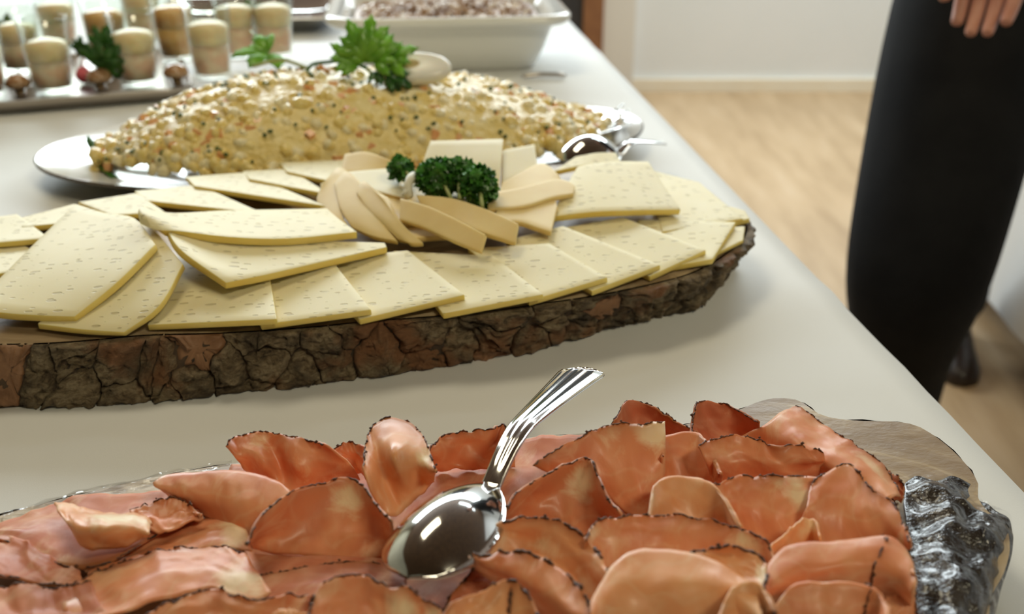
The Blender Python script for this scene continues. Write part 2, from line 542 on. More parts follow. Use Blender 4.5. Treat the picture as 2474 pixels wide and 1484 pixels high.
# ------------------------------------------------------------------ buffet table and cloth
E0 = np.array((0.2247, 0.907))            # a point of the table's right edge
ED = np.array((EX, EY)); EN = np.array((EY, -EX))     # along, outwards (right)
L0, L1, TW = -1.0, 1.75, 1.15             # extent along the edge and table width
def tpos(a, w, z):                        # a along the edge, w inwards from the right edge
    p = E0 + ED * a - EN * w
    return np.array((p[0], p[1], z))
tb = thing('buffet_table', 'long wooden buffet table under the white tablecloth', 'table', tpos(0.4, 0.55, 0))
m = MB()
c8 = [tpos(a, w, z) for z in (T - 0.034, T - 0.004) for (a, w) in ((L0 + .01, .012), (L1 - .01, .012), (L1 - .01, TW - .01), (L0 + .01, TW - .01))]
m.add(c8, [(0, 3, 2, 1), (4, 5, 6, 7), (0, 1, 5, 4), (1, 2, 6, 5), (2, 3, 7, 6), (3, 0, 4, 7)])
m.build('table_top', MAT['brown_wood'], tb, False)
for (a, w) in ((L0 + .1, .1), (L1 - .1, .1), (L1 - .1, TW - .1), (L0 + .1, TW - .1)):
    p = tpos(a, w, 0)
    MB().box((p[0] - .03, p[1] - .03, 0), (p[0] + .03, p[1] + .03, T - .034)).build('leg', MAT['brown_wood'], tb, False)
# cloth: ring-wise grid, the rim rounds over and hangs in soft folds
def cloth(name, label, c0, L, Wd, drop, mat, seed, ztop, n1=90, n2=60):
    rr = random.Random(seed)
    V, F = [], []
    fold = [(rr.uniform(0, L), rr.uniform(-0.25, 0.25), rr.uniform(.0008, .002), rr.uniform(.008, .02)) for _ in range(7)]
    ca = [rr.uniform(0.02, 0.98) * Wd for _ in range(3)]
    def top(a, w):
        z = 0.0
        for (fa, sl, h, wd) in fold:
            z += h * math.exp(-((a - fa - sl * w) / wd) ** 2)
        for q in ca:
            z += 0.0016 * math.exp(-((w - q) / 0.005) ** 2)
        return z - 0.0006
    for i in range(n1 + 1):
        for j in range(n2 + 1):
            a, w = L * i / n1, Wd * j / n2
            V.append(c0(a, w, ztop + top(a, w)))
    for i in range(n1):
        for j in range(n2):
            k = i * (n2 + 1) + j
            F.append((k, k + n2 + 1, k + n2 + 2, k + 1))
    ring = [(i, 0) for i in range(n1)] + [(n1, j) for j in range(n2)] + [(i, n2) for i in range(n1, 0, -1)] + [(0, j) for j in range(n2, 0, -1)]
    nr = len(ring)
    prev = [i * (n2 + 1) + j for (i, j) in ring]
    steps = 12
    for s in range(1, steps + 1):
        cur = []
        t = s / steps
        for q, (i, j) in enumerate(ring):
            a, w = L * i / n1, Wd * j / n2
            na = -1 if i == 0 else (1 if i == n1 else 0)
            nw = -1 if j == 0 else (1 if j == n2 else 0)
            ln = math.hypot(na, nw) or 1
            out = 0.010 * math.sin(min(1, t * 4) * math.pi / 2) + t * (0.012 + 0.014 * math.sin(q * 0.55 + 2.3 * math.sin(q * 0.13 + seed)))
            z = ztop - 0.008 * min(1, t * 4) ** 2 - t * drop + (0.006 * math.sin(q * .4) * t)
            V.append(c0(a + na / ln * out, w + nw / ln * out, z))
            cur.append(len(V) - 1)
        for q in range(nr):
            F.append((prev[q], cur[q], cur[(q + 1) % nr], prev[(q + 1) % nr]))
        prev = cur
    o = mesh(name, V, F, mat)
    tag(o, label, 'tablecloth')
    centre(o)
    return o
cloth('tablecloth', 'white tablecloth spread over the long buffet table', lambda a, w, z: tpos(a + L0, w, z), L1 - L0, TW, 0.42, MAT['cloth'], 3, T)
# second table at the right edge, only a hanging corner of its cloth is seen
P2 = np.array((1.085, 1.3))
a2 = 0.0
def t2(a, w, z):
    return np.array((P2[0] + a * math.cos(a2) - w * math.sin(a2), P2[1] + a * math.sin(a2) + w * math.cos(a2), z))
tb2 = thing('side_table', 'wooden side table under a hanging white cloth at right', 'table', t2(.4, .8, 0))
m = MB()
m.add([t2(a, w, z) for z in (.71, .742) for (a, w) in ((.01, .01), (.79, .01), (.79, 1.59), (.01, 1.59))],
      [(0, 3, 2, 1), (4, 5, 6, 7), (0, 1, 5, 4), (1, 2, 6, 5), (2, 3, 7, 6), (3, 0, 4, 7)]).build('table_top', MAT['brown_wood'], tb2, False)
for (a, w) in ((.1, .1), (.7, .1), (.7, 1.5), (.1, 1.5)):
    p = t2(a, w, 0)
    MB().box((p[0] - .025, p[1] - .025, 0), (p[0] + .025, p[1] + .025, .71)).build('leg', MAT['brown_wood'], tb2, False)
cloth('tablecloth', 'white tablecloth hanging low on the side table behind the person', t2, .8, 1.6, 0.64, MAT['cloth'], 11, .746, 32, 50)

# ------------------------------------------------------------------ wooden slabs with bark
def slab(root, top, bot, mat_top, bark=True, plates=(0, 1), ncell=(64, 3), seed=1, side_mat=None, wob=0.0):
    n = len(top)
    rr = random.Random(seed)
    o = mesh('slab', np.vstack([top, bot]), [tuple(range(n))] + [tuple(range(2 * n - 1, n - 1, -1))], mat_top, root, False)
    C = top.mean(0)
    V, F = [], []
    K = 7
    nor = np.zeros((n, 3))
    for i in range(n):
        t = top[(i + 1) % n] - top[i - 1]
        q = np.array((t[1], -t[0], 0)); q /= np.linalg.norm(q) + 1e-9
        if q @ (top[i] - C) < 0: q = -q
        nor[i] = q
    # smooth normals
    for _ in range(3):
        nor = (np.roll(nor, 1, 0) + nor * 2 + np.roll(nor, -1, 0)); nor /= np.linalg.norm(nor, axis=1)[:, None]
    for k in range(K):
        for i in range(n):
            s = k / (K - 1)
            p = top[i] * (1 - s) + bot[i] * s
            b = mnoise.noise(Vector(p * 60)) * wob + math.sin(math.pi * s) * 0.002
            V.append(p + nor[i] * b)
    for k in range(K - 1):
        for i in range(n):
            q = (i + 1) % n
            F.append((k * n + i, (k + 1) * n + i, (k + 1) * n + q, k * n + q))
    bk = mesh('bark', V, F, side_mat or MAT['bark_deep'], root)
    if not bark: return bk, nor
    # bark plates: voronoi cells of the strip (s along the rim, t from top to foot)
    seg = np.linalg.norm(np.roll(top, -1, 0) - top, axis=1)
    S = np.r_[0, np.cumsum(seg)]
    tot = S[-1]
    def at(s, t, out):
        a_, b_ = s * 70, t * 2.6
        s = s + 0.0045 * mnoise.noise(Vector((a_, b_, 4.2))) + 0.0018 * mnoise.noise(Vector((a_ * 3.1, b_ * 3.1, 9.7)))
        t = min(1.0, max(0.0, t + (0.16 * mnoise.noise(Vector((a_, b_, 17.5))) + 0.06 * mnoise.noise(Vector((a_ * 3.1, b_ * 3.1, 27.5)))) * min(1, 6 * t, 6 * (1 - t))))
        s = s % tot
        i = min(n - 1, int(np.searchsorted(S, s, 'right') - 1))
        f = (s - S[i]) / (seg[i] + 1e-9)
        q = (i + 1) % n
        p = (top[i] * (1 - f) + top[q] * f) * (1 - t) + (bot[i] * (1 - f) + bot[q] * f) * t
        return p + (nor[i] * (1 - f) + nor[q] * f) * out
    Hh = 0.038
    nc, nr_ = ncell
    s0, s1 = plates[0] * tot, plates[1] * tot
    pts = []
    for r in range(nr_):
        for k in range(nc):
            pts.append((s0 + (s1 - s0) * (k + 0.5 * (r % 2) + rr.uniform(-.75, .75)) / nc, Hh * (r + .5 + rr.uniform(-.45, .45)) / nr_))
    pts = np.array(pts)
    cw = (s1 - s0) / nc
    for pi, p in enumerate(pts):
        poly = [np.array(q) for q in ((p[0] - cw * 1.6, -0.001), (p[0] + cw * 1.6, -0.001), (p[0] + cw * 1.6, Hh), (p[0] - cw * 1.6, Hh))]
        for qi, q in enumerate(pts):
            if qi == pi or abs(q[0] - p[0]) > cw * 3.2: continue
            mid, d = (p + q) / 2, q - p
            new = []
            for a in range(len(poly)):
                A, B = poly[a], poly[(a + 1) % len(poly)]
                da, db = (A - mid) @ d, (B - mid) @ d
                if da <= 0: new.append(A)
                if da * db < 0: new.append(A + (B - A) * (da / (da - db)))
            poly = new
            if len(poly) < 3: break
        if len(poly) < 3: continue
        P = []
        for a in range(len(poly)):                       # ragged outline
            A, B = poly[a], poly[(a + 1) % len(poly)]
            L = np.linalg.norm(B - A)
            k = max(1, int(L / 0.0018))
            for e in range(k):
                P.append(A + (B - A) * e / k + np.array((rr.uniform(-.0004, .0004), rr.uniform(-.0004, .0004))))
        P = np.array(P)
        c = P.mean(0)
        P = c + (P - c) * 0.99
        lift = rr.uniform(0.0030, 0.0085)
        bare = rr.random() < 0.05
        rings = [(1.0, 0.0), (0.985, lift * .35), (0.94, lift * .7), (0.86, lift * .9), (0.74, lift), (.60, lift * 1.05), (0.45, lift * 1.1), (0.28, lift * 1.1), (.12, lift * 1.1)]
        if bare: rings = [(1.0, 0.0), (0.96, .0024), (0.8, .0030), (.4, .0032)]
        V, F = [], []
        for (sc, up) in rings:
            for q in P:
                z = c + (q - c) * sc
                b = up + ((mnoise.noise(Vector((z[0] * 110, z[1] * 170, seed))) * 0.0042 + mnoise.noise(Vector((z[0] * 300, z[1] * 420, seed))) * 0.0024) if up else -0.002)
                V.append(at(z[0], min(1.0, max(0, z[1] / Hh)), b))
        m_ = len(P)
        for k in range(len(rings) - 1):
            for a in range(m_):
                b = (a + 1) % m_
                F.append((k * m_ + a, (k + 1) * m_ + a, (k + 1) * m_ + b, k * m_ + b))
        F.append(tuple((len(rings) - 1) * m_ + a for a in range(m_ - 1, -1, -1)))
        pl = mesh('bark_plate', V, F, MAT['bark_inner'] if bare else MAT['bark'], root)
    return bk, nor

CZ = 3.8
near = [(-150, 835), (0, 834), (100, 832), (220, 824), (350, 812), (500, 808), (650, 800), (780, 790), (890, 778), (1000, 770), (1100, 762), (1210, 750), (1310, 735), (1390, 724), (1460, 712), (1540, 696), (1600, 682), (1670, 662), (1730, 632), (1780, 595), (1806, 560)]
nearb = [(-150, 990), (0, 985), (100, 982), (220, 975), (350, 966), (500, 952), (650, 936), (780, 922), (890, 908), (1000, 893), (1100, 878), (1210, 858), (1310, 835), (1390, 815), (1460, 794), (1540, 768), (1600, 742), (1670, 705), (1730, 662), (1780, 612), (1803, 575)]
back = [(1800, 540), (1768, 512), (1700, 478), (1620, 440), (1500, 405), (1350, 398), (1150, 408), (950, 414), (780, 420), (600, 442), (420, 464), (260, 490), (120, 515), (-20, 540), (-180, 580), (-330, 660), (-360, 740), (-290, 810)]
tp = np.array([W(x, y, CZ) for (x, y) in near + back])
ctr = tp.mean(0)
bt = [W(x, y, 0.02) for (x, y) in nearb]
for k_ in range(15, len(nearb)):                         # towards the tip the foot only steps in a little
    f_ = min(1.0, (k_ - 14) / 4.0)
    q = tp[k_].copy(); q[:2] = ctr[:2] + (q[:2] - ctr[:2]) * (0.94 - 0.006 * (k_ - 15)); q[2] = T + 0.0002
    bt[k_] = bt[k_] * (1 - f_) + q * f_
for p in tp[len(near):]:
    q = p.copy(); q[:2] = ctr[:2] + (q[:2] - ctr[:2]) * 0.96; q[2] = T + 0.0002
    bt.append(q)
bt = np.array(bt)
both = curve_pts(np.hstack([tp, bt]), 200, True)
tpc, btc = both[:, :3], both[:, 3:]
cb = thing('cheese_board', 'thick oval wooden slab with rough cracked bark, under the cheese slices', 'board', (ctr[0], ctr[1], T))
slab(cb, tpc, btc, MAT['wood'], True, (0.0, 0.56), (27, 3), 5, None, 0.002)

HZ = 3.0
ho = [(1780, 992), (1830, 972), (1875, 962), (1930, 968), (1985, 1003), (2060, 1016), (2190, 1022), (2260, 1055), (2325, 1112), (2362, 1165), (2362, 1200), (2385, 1235), (2425, 1260), (2440, 1320), (2425, 1385), (2395, 1440), (2385, 1500), (2340, 1580), (2100, 1640), (1700, 1660), (1200, 1660), (600, 1650), (100, 1620), (-250, 1540), (-330, 1440), (-200, 1330), (-60, 1272), (20, 1240), (180, 1198), (380, 1152), (560, 1120), (700, 1105), (900, 1082), (1180, 1065), (1400, 1048), (1560, 1045), (1680, 1020)]
tp = np.array([W(x, y, HZ) for (x, y) in ho[::-1]])
hctr = tp.mean(0)
bt = tp.copy()
bt[:, :2] = hctr[:2] + (bt[:, :2] - hctr[:2]) * 0.965
bt[:, 2] = T + 0.0002
both = curve_pts(np.hstack([tp, bt]), 200, True)
tph, bth = both[:, :3], both[:, 3:]
hb = thing('ham_board', 'weathered wooden slab with wet dark bark end, under the ham slices', 'board', (hctr[0], hctr[1], T))
slab(hb, tph, bth, MAT['wood'], False, seed=9, side_mat=MAT['wet_bark'], wob=0.004)
# the dark bark end: a knobbly lump along the right rim, wrapped in cling film
endrow = [list(r) for r in [[(2186, 1168, 3.15), (2215, 1150, 3.2), (2262, 1162, 3.2), (2300, 1150, 3.2), (2338, 1166, 3.1), (2362, 1182, 2.6)],
          [(2185, 1215, 3.3), (2260, 1215, 3.5), (2330, 1215, 3.5), (2372, 1215, 2.6)],
          [(2190, 1290, 3.3), (2270, 1280, 3.7), (2350, 1275, 3.9), (2435, 1270, 2.6)],
          [(2195, 1370, 3.4), (2270, 1360, 3.8), (2360, 1345, 4.0), (2446, 1330, 2.6)],
          [(2200, 1440, 3.4), (2270, 1440, 3.8), (2350, 1430, 3.9), (2420, 1420, 2.6)],
          [(2200, 1540, 3.2), (2270, 1540, 3.6), (2340, 1540, 3.6), (2395, 1530, 2.4)]]]
G = grid_from_rows([[W(*p) for p in r] for r in endrow], 60, 80)
G0 = G.copy()
for j in range(G.shape[0]):
    for i in range(G.shape[1]):
        p = Vector(G[j, i])
        u_, v_ = i / 59.0, j / 79.0
        damp = min(1, u_ * 5, v_ * 8)
        G[j, i, 2] += damp * (mnoise.noise(p * 60) * 0.007 + mnoise.noise(p * 140) * 0.0022)
V, F, M, uv, N = sheet_data(G, 0.006)
be = mesh('bark_end', V, F, MAT['wet_bark'], hb, uv=uv)
G2 = G.copy()
for j in range(80):
    for i in range(60):
        p = Vector(G[j, i])
        u_ = i / 59.0
        r1 = mnoise.noise(Vector((G0[j, i, 0] * 70, G0[j, i, 1] * 60, 3.1)))
        r2 = mnoise.noise(Vector((G0[j, i, 0] * 150, G0[j, i, 1] * 120, 8.1)))
        G2[j, i, 2] += 0.0022 + 0.0034 * r1 + 0.0012 * r2
V, F, M, uv, N = sheet_data(G2, 0.0001)
n2_ = 60 * 80
mesh('cling_film', V[:n2_], [f for f in F if max(f) < n2_], MAT['film'], be)
# film strip along the far left rim
rows = [[(10, 1238, 3.6), (180, 1190, 3.7), (380, 1146, 3.7), (560, 1112, 3.6)],
        [(0, 1262, 3.5), (180, 1215, 3.5), (390, 1170, 3.5), (560, 1130, 3.5)]]
G = grid_from_rows([[W(*p) for p in r] for r in rows], 120, 10)
for j in range(10):
    for i in range(120):
        p = G[j, i]
        G[j, i, 2] += 0.003 * mnoise.noise(Vector((i * .04, j * .8, 1.0))) + 0.001 * mnoise.noise(Vector((i * .12, j * .9, 5.0)))
V, F, M, uv, N = sheet_data(G, 0.0003)
mesh('cling_film', V, F, MAT['film'], hb, uv=uv)

# ------------------------------------------------------------------ cheese slices on the bark board
CHG = 'square cheese slices on the bark board'
def cheese(label, rows, thick=0.42, nu=12, nv=12, mats=None, cat='cheese', name='cheese_slice', group=CHG):
    G = grid_from_rows([[W(*p) for p in r] for r in rows], nu, nv)
    V, F, M, uv, N = sheet_data(G, thick / 100)
    o = mesh(name, V, F, mats or [MAT['cheese'], MAT['cheese_edge']], None, True, M, uv)
    md = o.modifiers.new('soft_edge', 'BEVEL')
    md.width = 0.0007; md.segments = 2; md.limit_method = 'ANGLE'; md.angle_limit = math.radians(50)
    tag(o, label, cat, group)
    return centre(o)
def quad(tl, tr, br, bl): return [[tl, tr], [bl, br]]
cheese('small cheese corner sticking out at the right tip of the bark board', quad((1690, 478, 4.35), (1800, 508, 4.4), (1812, 528, 4.35), (1690, 556, 4.35)))
cheese('small cheese end peeping out below the right tip slice', quad((1700, 552, 4.2), (1800, 546, 4.2), (1796, 580, 4.2), (1730, 612, 4.2)), .3)
cheese('flat cheese slice at the right end, half under the raised slice', quad((1560, 408, 4.4), (1690, 440, 4.4), (1796, 528, 4.5), (1600, 560, 4.6)))
cheese('rightmost cheese slice on the front rim, by the bare board tip', quad((1540, 530, 4.5), (1778, 536, 4.7), (1722, 626, 4.5), (1580, 650, 4.3)))
cheese('front rim cheese slice second from the right tip', quad((1330, 555, 4.5), (1505, 524, 5.0), (1706, 604, 4.85), (1570, 668, 4.3)))
cheese('front rim cheese slice third from the right tip', quad((1220, 580, 4.6), (1360, 545, 5.1), (1596, 640, 4.95), (1430, 703, 4.35)))
cheese('front rim cheese slice fourth from the right tip', quad((1130, 600, 4.6), (1326, 587, 5.1), (1468, 670, 4.95), (1278, 727, 4.35)))
cheese('front rim cheese slice shaded by the hard cheese pile', quad((950, 605, 4.6), (1192, 618, 5.1), (1313, 711, 4.95), (1070, 758, 4.35)))
cheese('wide front rim cheese slice below the hard cheese pile', quad((730, 632, 4.6), (985, 604, 5.2), (1123, 712, 4.95), (868, 772, 4.35)))
cheese('front rim cheese slice with a rounded corner beside the folded slices', quad((560, 655, 4.7), (808, 636, 5.2), (897, 748, 4.95), (630, 785, 4.35)))
cheese('front rim cheese slice just right of the drooping slice', quad((420, 615, 4.7), (648, 648, 5.2), (669, 771, 4.95), (356, 785, 4.35)))
cheese('pale cheese slice at the far left end of the back row', quad((-90, 598, 4.3), (60, 592, 4.6), (130, 640, 5.0), (-70, 672, 4.8)))
cheese('cheese slice cut by the left photo edge in the back row', quad((-50, 528, 4.3), (42, 517, 4.6), (120, 575, 5.2), (-30, 588, 5.0)))
cheese('back row cheese slice just behind the big drooping slice', quad((46, 527, 4.4), (180, 492, 4.6), (230, 532, 5.2), (52, 548, 4.9)))
cheese('back row cheese slice left of the curled corner', quad((188, 488, 4.4), (330, 466, 4.7), (400, 512, 5.4), (270, 520, 5.0)))
cheese('back row cheese slice ending behind the curled corner', quad((325, 461, 4.4), (480, 446, 4.7), (640, 516, 5.5), (350, 484, 5.0)))
cheese('long back row cheese slice beside the platter', quad((448, 427, 4.4), (592, 416, 4.7), (790, 498, 5.6), (470, 449, 5.0)))
cheese('back row cheese slice close to the hard cheese pile', quad((586, 413, 4.5), (700, 408, 4.8), (800, 470, 5.6), (602, 432, 5.1)))
cheese('rearmost back row cheese slice touching the hard cheese pile', quad((675, 392, 4.5), (835, 386, 4.8), (810, 440, 5.6), (692, 414, 5.1)))
cheese('cheese slice behind the raised one, with an arched back edge', [[(1390, 378, 6.0), (1440, 369, 6.2), (1488, 368, 6.0)], [(1335, 415, 5.4), (1410, 400, 5.9), (1505, 400, 5.6)]])
cheese('raised cheese slice leaning on the pile, right of the parsley',
       [[(1395, 402, 6.3), (1450, 392, 6.5), (1510, 389, 6.5), (1567, 390, 6.3)],
        [(1360, 462, 5.9), (1430, 455, 6.1), (1520, 450, 6.1), (1606, 450, 5.7)],
        [(1335, 523, 5.4), (1430, 512, 5.7), (1530, 508, 5.7), (1645, 506, 5.2)]], 0.5)
cheese('curved cheese slice hanging over the bark rim under the big slice',
       [[(290, 530, 5.6), (360, 545, 6.4), (442, 638, 6.2)], [(200, 680, 5.0), (290, 700, 5.3), (385, 738, 5.3)], [(90, 782, 4.5), (200, 796, 4.5), (300, 803, 4.4)]])
cheese('biggest cheese slice at left, drooping from the curled corner',
       [[(182, 492, 5.6), (255, 514, 5.8), (325, 527, 6.4), (375, 590, 6.8)], [(60, 610, 5.4), (140, 630, 5.7), (220, 650, 5.9), (285, 680, 6.0)], [(-70, 742, 5.0), (0, 755, 5.0), (95, 762, 5.0), (180, 765, 5.0)]], 0.5, 16, 14)
cheese('lower folded cheese slice with its pointed corner to the front',
       [[(398, 545, 7.0), (560, 566, 6.3), (760, 580, 5.9), (930, 586, 5.6)],
        [(437, 604, 6.8), (540, 630, 6.1), (740, 622, 5.8), (932, 591, 5.6)],
        [(546, 683, 5.9), (640, 664, 5.8), (790, 630, 5.7), (935, 597, 5.6)]], 0.5, 16, 12)
cheese('upper folded cheese slice with a curled yellow corner',
       [[(352, 492, 7.5), (405, 514, 7.0), (560, 508, 6.3), (790, 504, 5.9)],
        [(334, 508, 7.5), (352, 520, 7.6), (420, 536, 7.1), (560, 542, 6.6), (820, 530, 6.2)],
        [(338, 540, 6.9), (375, 556, 7.0), (430, 558, 7.1), (560, 573, 6.8), (700, 576, 6.5), (862, 560, 6.3)]], 0.5, 18, 12)
# ------------------------------------------------------------------ hard cheese pile: leaning thin slices
HCG = 'hard cheese slices piled in the middle of the board'
def hard(label, rows, pale=False, thick=0.4):
    mm = MAT['hard_pale'] if pale else MAT['hard']
    rows = [[(p[0], p[1], 5.2 + (p[2] - 5.2) * .66) for p in r] for r in rows]
    return cheese(label, rows, thick, 10, 8, [mm, MAT['hard']], 'cheese', 'hard_cheese_slice', HCG)
hard('pale hard cheese slice standing upright behind the parsley', [[(1040, 340, 9.4), (1216, 335, 9.4)], [(1022, 395, 8.0), (1210, 400, 8.0)], [(1030, 450, 6.4), (1204, 466, 6.2)]], True)
hard('pale hard cheese slice right behind the upright one', quad((1216, 362, 8.0), (1292, 348, 7.6), (1300, 405, 6.2), (1212, 442, 6.2)), True)
hard('tan hard cheese slice lying at the back left of the pile', [[(832, 372, 7.6), (885, 366, 8.0), (942, 386, 7.8)], [(822, 415, 6.6), (880, 418, 6.8), (948, 420, 6.6)]])
hard('pale hard cheese slice under the small left parsley tuft', quad((832, 415, 7.2), (945, 405, 7.2), (985, 480, 6.8), (880, 455, 6.8)), True)
hard('leftmost narrow hard cheese slice of the pile', [[(783, 440, 6.8), (815, 405, 7.4), (838, 412, 7.4)], [(765, 482, 5.8), (795, 500, 5.8), (822, 505, 6.0)], [(785, 520, 5.2), (815, 545, 5.2), (845, 550, 5.2)]])
hard('second narrow hard cheese slice from the left of the pile', [[(808, 442, 7.2), (838, 412, 7.8), (880, 452, 7.6)], [(822, 505, 6.2), (860, 505, 6.5), (910, 520, 6.5)], [(850, 550, 5.4), (900, 570, 5.4), (960, 582, 5.4)]])
hard('hard cheese slice with a peaked corner left of the stalk', [[(862, 465, 7.4), (877, 436, 8.0), (925, 480, 7.8)], [(900, 520, 6.4), (930, 530, 6.6), (975, 545, 6.6)], [(960, 576, 5.5), (990, 586, 5.5), (1022, 587, 5.5)]])
hard('small hard cheese slice peeping out at the lower left of the pile', quad((900, 535, 5.8), (960, 550, 5.8), (985, 580, 5.3), (890, 562, 5.3)))
hard('hard cheese slice pointing right at the rear, under the pale ones', [[(1215, 440, 7.0), (1260, 415, 7.0), (1312, 393, 6.6), (1352, 425, 6.4)], [(1205, 470, 6.4), (1260, 470, 6.4), (1310, 462, 6.2), (1345, 445, 6.0)]])
hard('pale edged hard cheese slice at the right foot of the pile', [[(1200, 500, 6.8), (1270, 480, 6.9), (1335, 470, 6.5), (1345, 500, 6.3)], [(1195, 540, 6.2), (1250, 535, 6.2), (1300, 550, 5.9), (1332, 560, 5.7)]])
hard('long hard cheese slice pointing right over the raised cheese', [[(1180, 466, 7.4), (1260, 452, 7.5), (1350, 430, 7.2), (1388, 447, 7.0)], [(1178, 505, 6.8), (1260, 500, 6.9), (1330, 478, 6.8), (1386, 468, 6.7)]])
hard('hard cheese slice in front of the parsley, upper of two', [[(1005, 470, 8.0), (1090, 478, 8.2), (1175, 505, 8.0), (1252, 540, 7.4)], [(1020, 505, 7.0), (1090, 530, 7.0), (1170, 562, 6.8), (1246, 586, 6.2)]])
hard('broad front hard cheese slice of the pile, lower of two', [[(966, 478, 8.2), (1030, 496, 8.3), (1100, 528, 8.0), (1172, 566, 7.4)], [(965, 530, 6.8), (1020, 548, 6.8), (1090, 580, 6.5), (1161, 609, 6.0)]])

hard('hidden flat hard cheese slice added as light block under the pile middle', quad((900, 440, 6.6), (1160, 430, 6.6), (1200, 520, 6.2), (960, 540, 6.2)))  # added core slice, mostly unseen: blocks light through the hollow pile
hard('hidden flat hard cheese slice added as light block at the pile foot', quad((870, 480, 5.9), (1220, 470, 5.9), (1250, 560, 5.6), (980, 575, 5.6)))  # second added core slice, keeps light from passing under the leaning ones
# ------------------------------------------------------------------ herbs
def curly(label, c, rad, nleaf, seed, mats, stem_to=None, squash=0.85):
    rr = random.Random(seed)
    c = np.array(c)
    t = thing('curly_parsley', label, 'parsley', c - np.array((0, 0, rad * squash)), 'curly parsley tufts on the cheese pile')
    for part_i in range(2):
        V, F = [], []
        for k in range(nleaf // 2):
            th, ph = rr.uniform(0, 2 * math.pi), math.acos(rr.uniform(-0.98, 1))
            rd = rad * rr.uniform(0.55, 1.0)
            d = np.array((math.cos(th) * math.sin(ph), math.sin(th) * math.sin(ph), math.cos(ph) * squash))
            p = c + d * rd
            nrm = d + np.array([rr.uniform(-.8, .8) for _ in range(3)]); nrm /= np.linalg.norm(nrm)
            a = np.cross(nrm, (0.3, 0.5, 0.8)); a /= np.linalg.norm(a); b = np.cross(nrm, a)
            r0 = rr.uniform(0.0026, 0.0048)
            o = len(V)
            V.append(p)
            m_ = 11
            for ring, (rs, am) in enumerate(((0.55, 0.3), (1.0, 1.0))):
                for s in range(m_):
                    t_ = 2 * math.pi * s / m_
                    wv = (1 if s % 2 else -1) * r0 * 0.42 * am + rr.uniform(-.15, .15) * r0
                    r1 = r0 * rs * rr.uniform(.8, 1.15)
                    V.append(p + (a * math.cos(t_) + b * math.sin(t_)) * r1 + nrm * wv)
            for s in range(m_):
                q = (s + 1) % m_
                F.append((o, o + 1 + s, o + 1 + q))
                F.append((o + 1 + s, o + 1 + m_ + s, o + 1 + m_ + q, o + 1 + q))
        mesh('leaves', V, F, mats[part_i], t)
    if stem_to is not None:
        V, F = tube_data(curve_pts([c, (c + np.array(stem_to)) / 2 + np.array((0, 0, .002)), np.array(stem_to)], 8), np.linspace(.0012, .0016, 8), 7)
        mesh('stem', V, F, MAT['stem'], t)
    return t
PM = [MAT['leaf_dark'], leaf_mat('parsley_green', (0.05, 0.18, 0.022), (0.12, 0.36, 0.055), 160)]
curly('small dark curly parsley tuft left of the white stalk', W(968, 408, 7.5), .0105, 90, 1, PM, W(1000, 440, 7.0))
curly('largest curly parsley tuft in the middle of the cheese', W(1058, 430, 7.5), .0175, 280, 2, PM, W(1090, 480, 6.8), .9)
curly('curly parsley tuft beside the upright pale cheese', W(1108, 425, 7.6), .0150, 220, 5, PM, W(1110, 480, 6.8), .9)
curly('curly parsley tuft drooping to the right over the front cheese', W(1158, 452, 7.5), .0135, 220, 3, PM, W(1165, 500, 6.8), 1.25)
st = thing('herb_stalk', 'white stubby herb stalk between the parsley tufts', 'stalk', W(988, 470, 6.6))
V, F = tube_data(curve_pts([W(1000, 420, 7.8), W(988, 440, 7.6), W(985, 462, 7.1), W(990, 476, 6.6)], 10), np.array([.002, .003, .0034, .0036, .0036, .0034, .0034, .0036, .004, .003]), 9)
mesh('stalk', V, F, MAT['stem_white'], st)
for (x, y) in ((966, 452), (972, 470)):
    V, F = tube_data(curve_pts([W(984, 455, 7.2), W(x + 6, y - 2, 7.1), W(x, y, 6.8)], 6), np.linspace(.0022, .0010, 6), 7)
    mesh('side_shoot', V, F, MAT['stem_white'], st)

